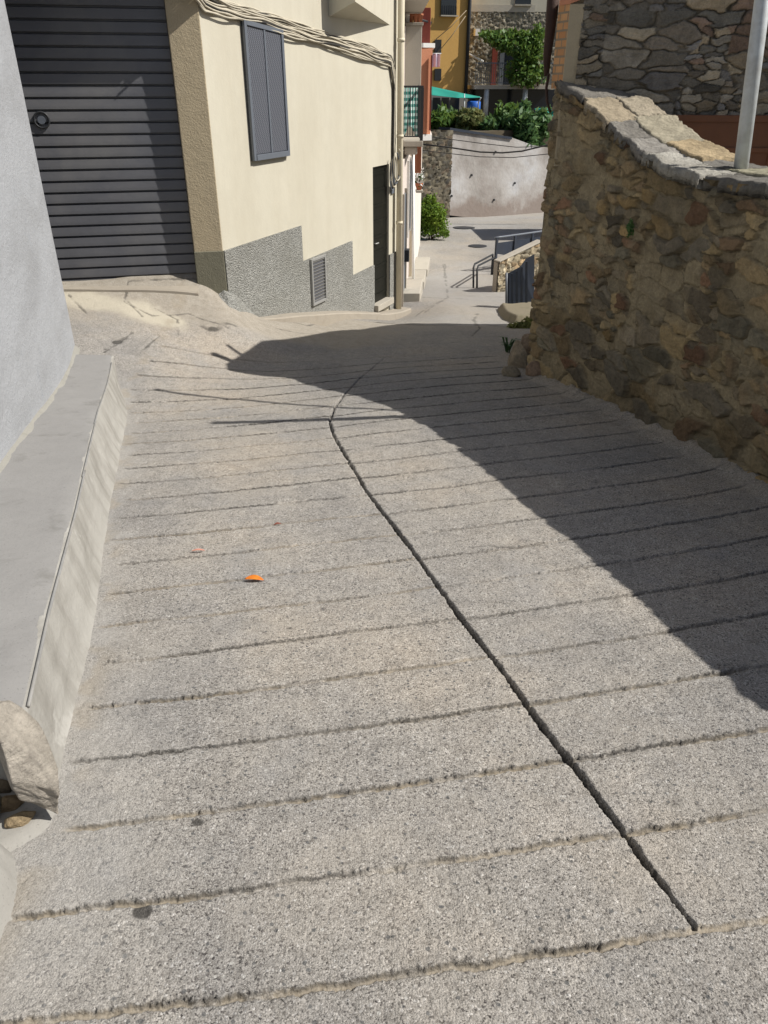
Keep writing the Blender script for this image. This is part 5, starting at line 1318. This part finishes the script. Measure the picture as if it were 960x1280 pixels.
    # garden plants
    plants = [(546,150,35.2,.7,.55,'leaf','low green plant at the terrace edge above the dark wall'),
              (558,147,36.4,.7,.6,'leaf_d','dark green plant under the green net'),
              (571,149,35.3,.65,.55,'leaf','leafy green plant below the shade net seam'),
              (584,150,35.0,.6,.55,'leaf_y','yellowish plant in front of the blue drum'),
              (598,151,34.9,.55,.5,'leaf_y','dry yellowish plant behind the terrace coping, beside the table'),
              (609,156,34.6,.5,.4,'leaf_d','small dark plant left of the leaning wooden pole'),
              (632,151,35.6,.75,.75,'leaf','bright green shrub right of the leaning wooden pole'),
              (645,160,34.6,.7,.7,'leaf_d','dark green shrub spilling over the pale wall top'),
              (654,146,36.2,.75,.8,'leaf_d','tall dark green shrub below the far balcony post'),
              (664,168,34.4,.6,.7,'leaf_d','dark green shrub around the fence posts'),
              (674,158,35.4,.8,.8,'leaf_d','dark green shrub under the green netting')]
    for i, (px, py, D, sx, sz, m_, lab) in enumerate(plants):
        c = P(px, py, D); rt = empty('garden_plant'); tag(rt, lab, 'plant', 'plants on the terrace')
        q = np.random.default_rng(50+i); z0 = min(TZ, c[2]-sz); bl = [(c[0]+q.uniform(-.4,.4)*sx, D+q.uniform(-.3,.3), c[2]+q.uniform(-.45,.45)*sz, sx*q.uniform(.25,.6), .4, sz*q.uniform(.25,.7)) for _ in range(8)]
        leaf_cloud('foliage', bl, 700, .15, M[m_], rt, 70+i, long=2.2)
        mb = MB()
        for k in range(5): mb.tube([(c[0]+q.uniform(-.2,.2), D, z0-.1), (c[0]+q.uniform(-.4,.4)*sx, D, c[2]+q.uniform(0,.4)*sz)], .02, 6)
        mb.build('stems', M['stem'], rt)
    # thin strips added in place of slanting shadows on the ochre wall
    for i, (a_, b_, lab) in enumerate([((545,49),(583,13),'upper thin strip standing in for a shadow slanting up the ochre wall'),((547,66),(582,20),'lower thin strip standing in for a shadow slanting up the ochre wall')]):
        o = MB().tube([P(*a_,45.2), P((a_[0]+b_[0])/2, (a_[1]+b_[1])/2+2, 45.2), P(*b_,45.2)], .02, 6).build('wall_shadow_strip', M['wood'], None, 0, True); tag(o, lab, 'wire', 'shadow strips on the ochre wall')
    # hill behind
    xs = np.linspace(-80, 80, 60); ys = np.linspace(56, 140, 40); X, Y = np.meshgrid(xs, ys)
    Z = -.5 + (Y-56)*.5 + (fbm(X*.05, Y*.05, 3, 4)-.5)*8
    struct(raw_mesh('hill', np.c_[X.ravel(),Y.ravel(),Z.ravel()], grid_quads(40,60), plain('dry_hillside', (.10,.11,.05), .95, .5, .4, .6, 3), {}))
build_far()

# ------------------------------------------------------------------ camera, light, sky
cam = bpy.data.cameras.new('camera'); co = bpy.data.objects.new('camera', cam); COL.objects.link(co)
co.location = (0, 0, CZ); co.rotation_euler = (math.radians(90)-TH, 0, 0)
cam.sensor_fit = 'VERTICAL'; cam.sensor_height = 36.0; cam.lens = 36.0*FPX/1280.0
cam.clip_start = .05; cam.clip_end = 2000
S.camera = co
sun = bpy.data.lights.new('sun', 'SUN'); sun.energy = 4.2; sun.angle = math.radians(.53); sun.color = (1.0, .955, .88)
so = bpy.data.objects.new('sun', sun); COL.objects.link(so); so.location = (20, 0, 20)
so.rotation_euler = Vector(-SUN).to_track_quat('-Z', 'Y').to_euler()
w = bpy.data.worlds.new('World'); S.world = w; w.use_nodes = True
nt = w.node_tree; nt.nodes.clear()
sky = nt.nodes.new('ShaderNodeTexSky'); sky.sky_type = 'NISHITA'; sky.sun_disc = False
sky.sun_elevation = SEL; sky.sun_rotation = math.radians(90)-SAZ; sky.air_density = 1.0; sky.dust_density = 1.5
bg = nt.nodes.new('ShaderNodeBackground'); bg.inputs[1].default_value = .055
ou = nt.nodes.new('ShaderNodeOutputWorld'); nt.links.new(sky.outputs[0], bg.inputs[0]); nt.links.new(bg.outputs[0], ou.inputs[0])
S.view_settings.view_transform = 'Standard'; S.view_settings.look = 'None'; S.view_settings.gamma = 1.0; S.view_settings.exposure = .5
S.view_settings.use_curve_mapping = False
S.cycles.max_bounces = 6
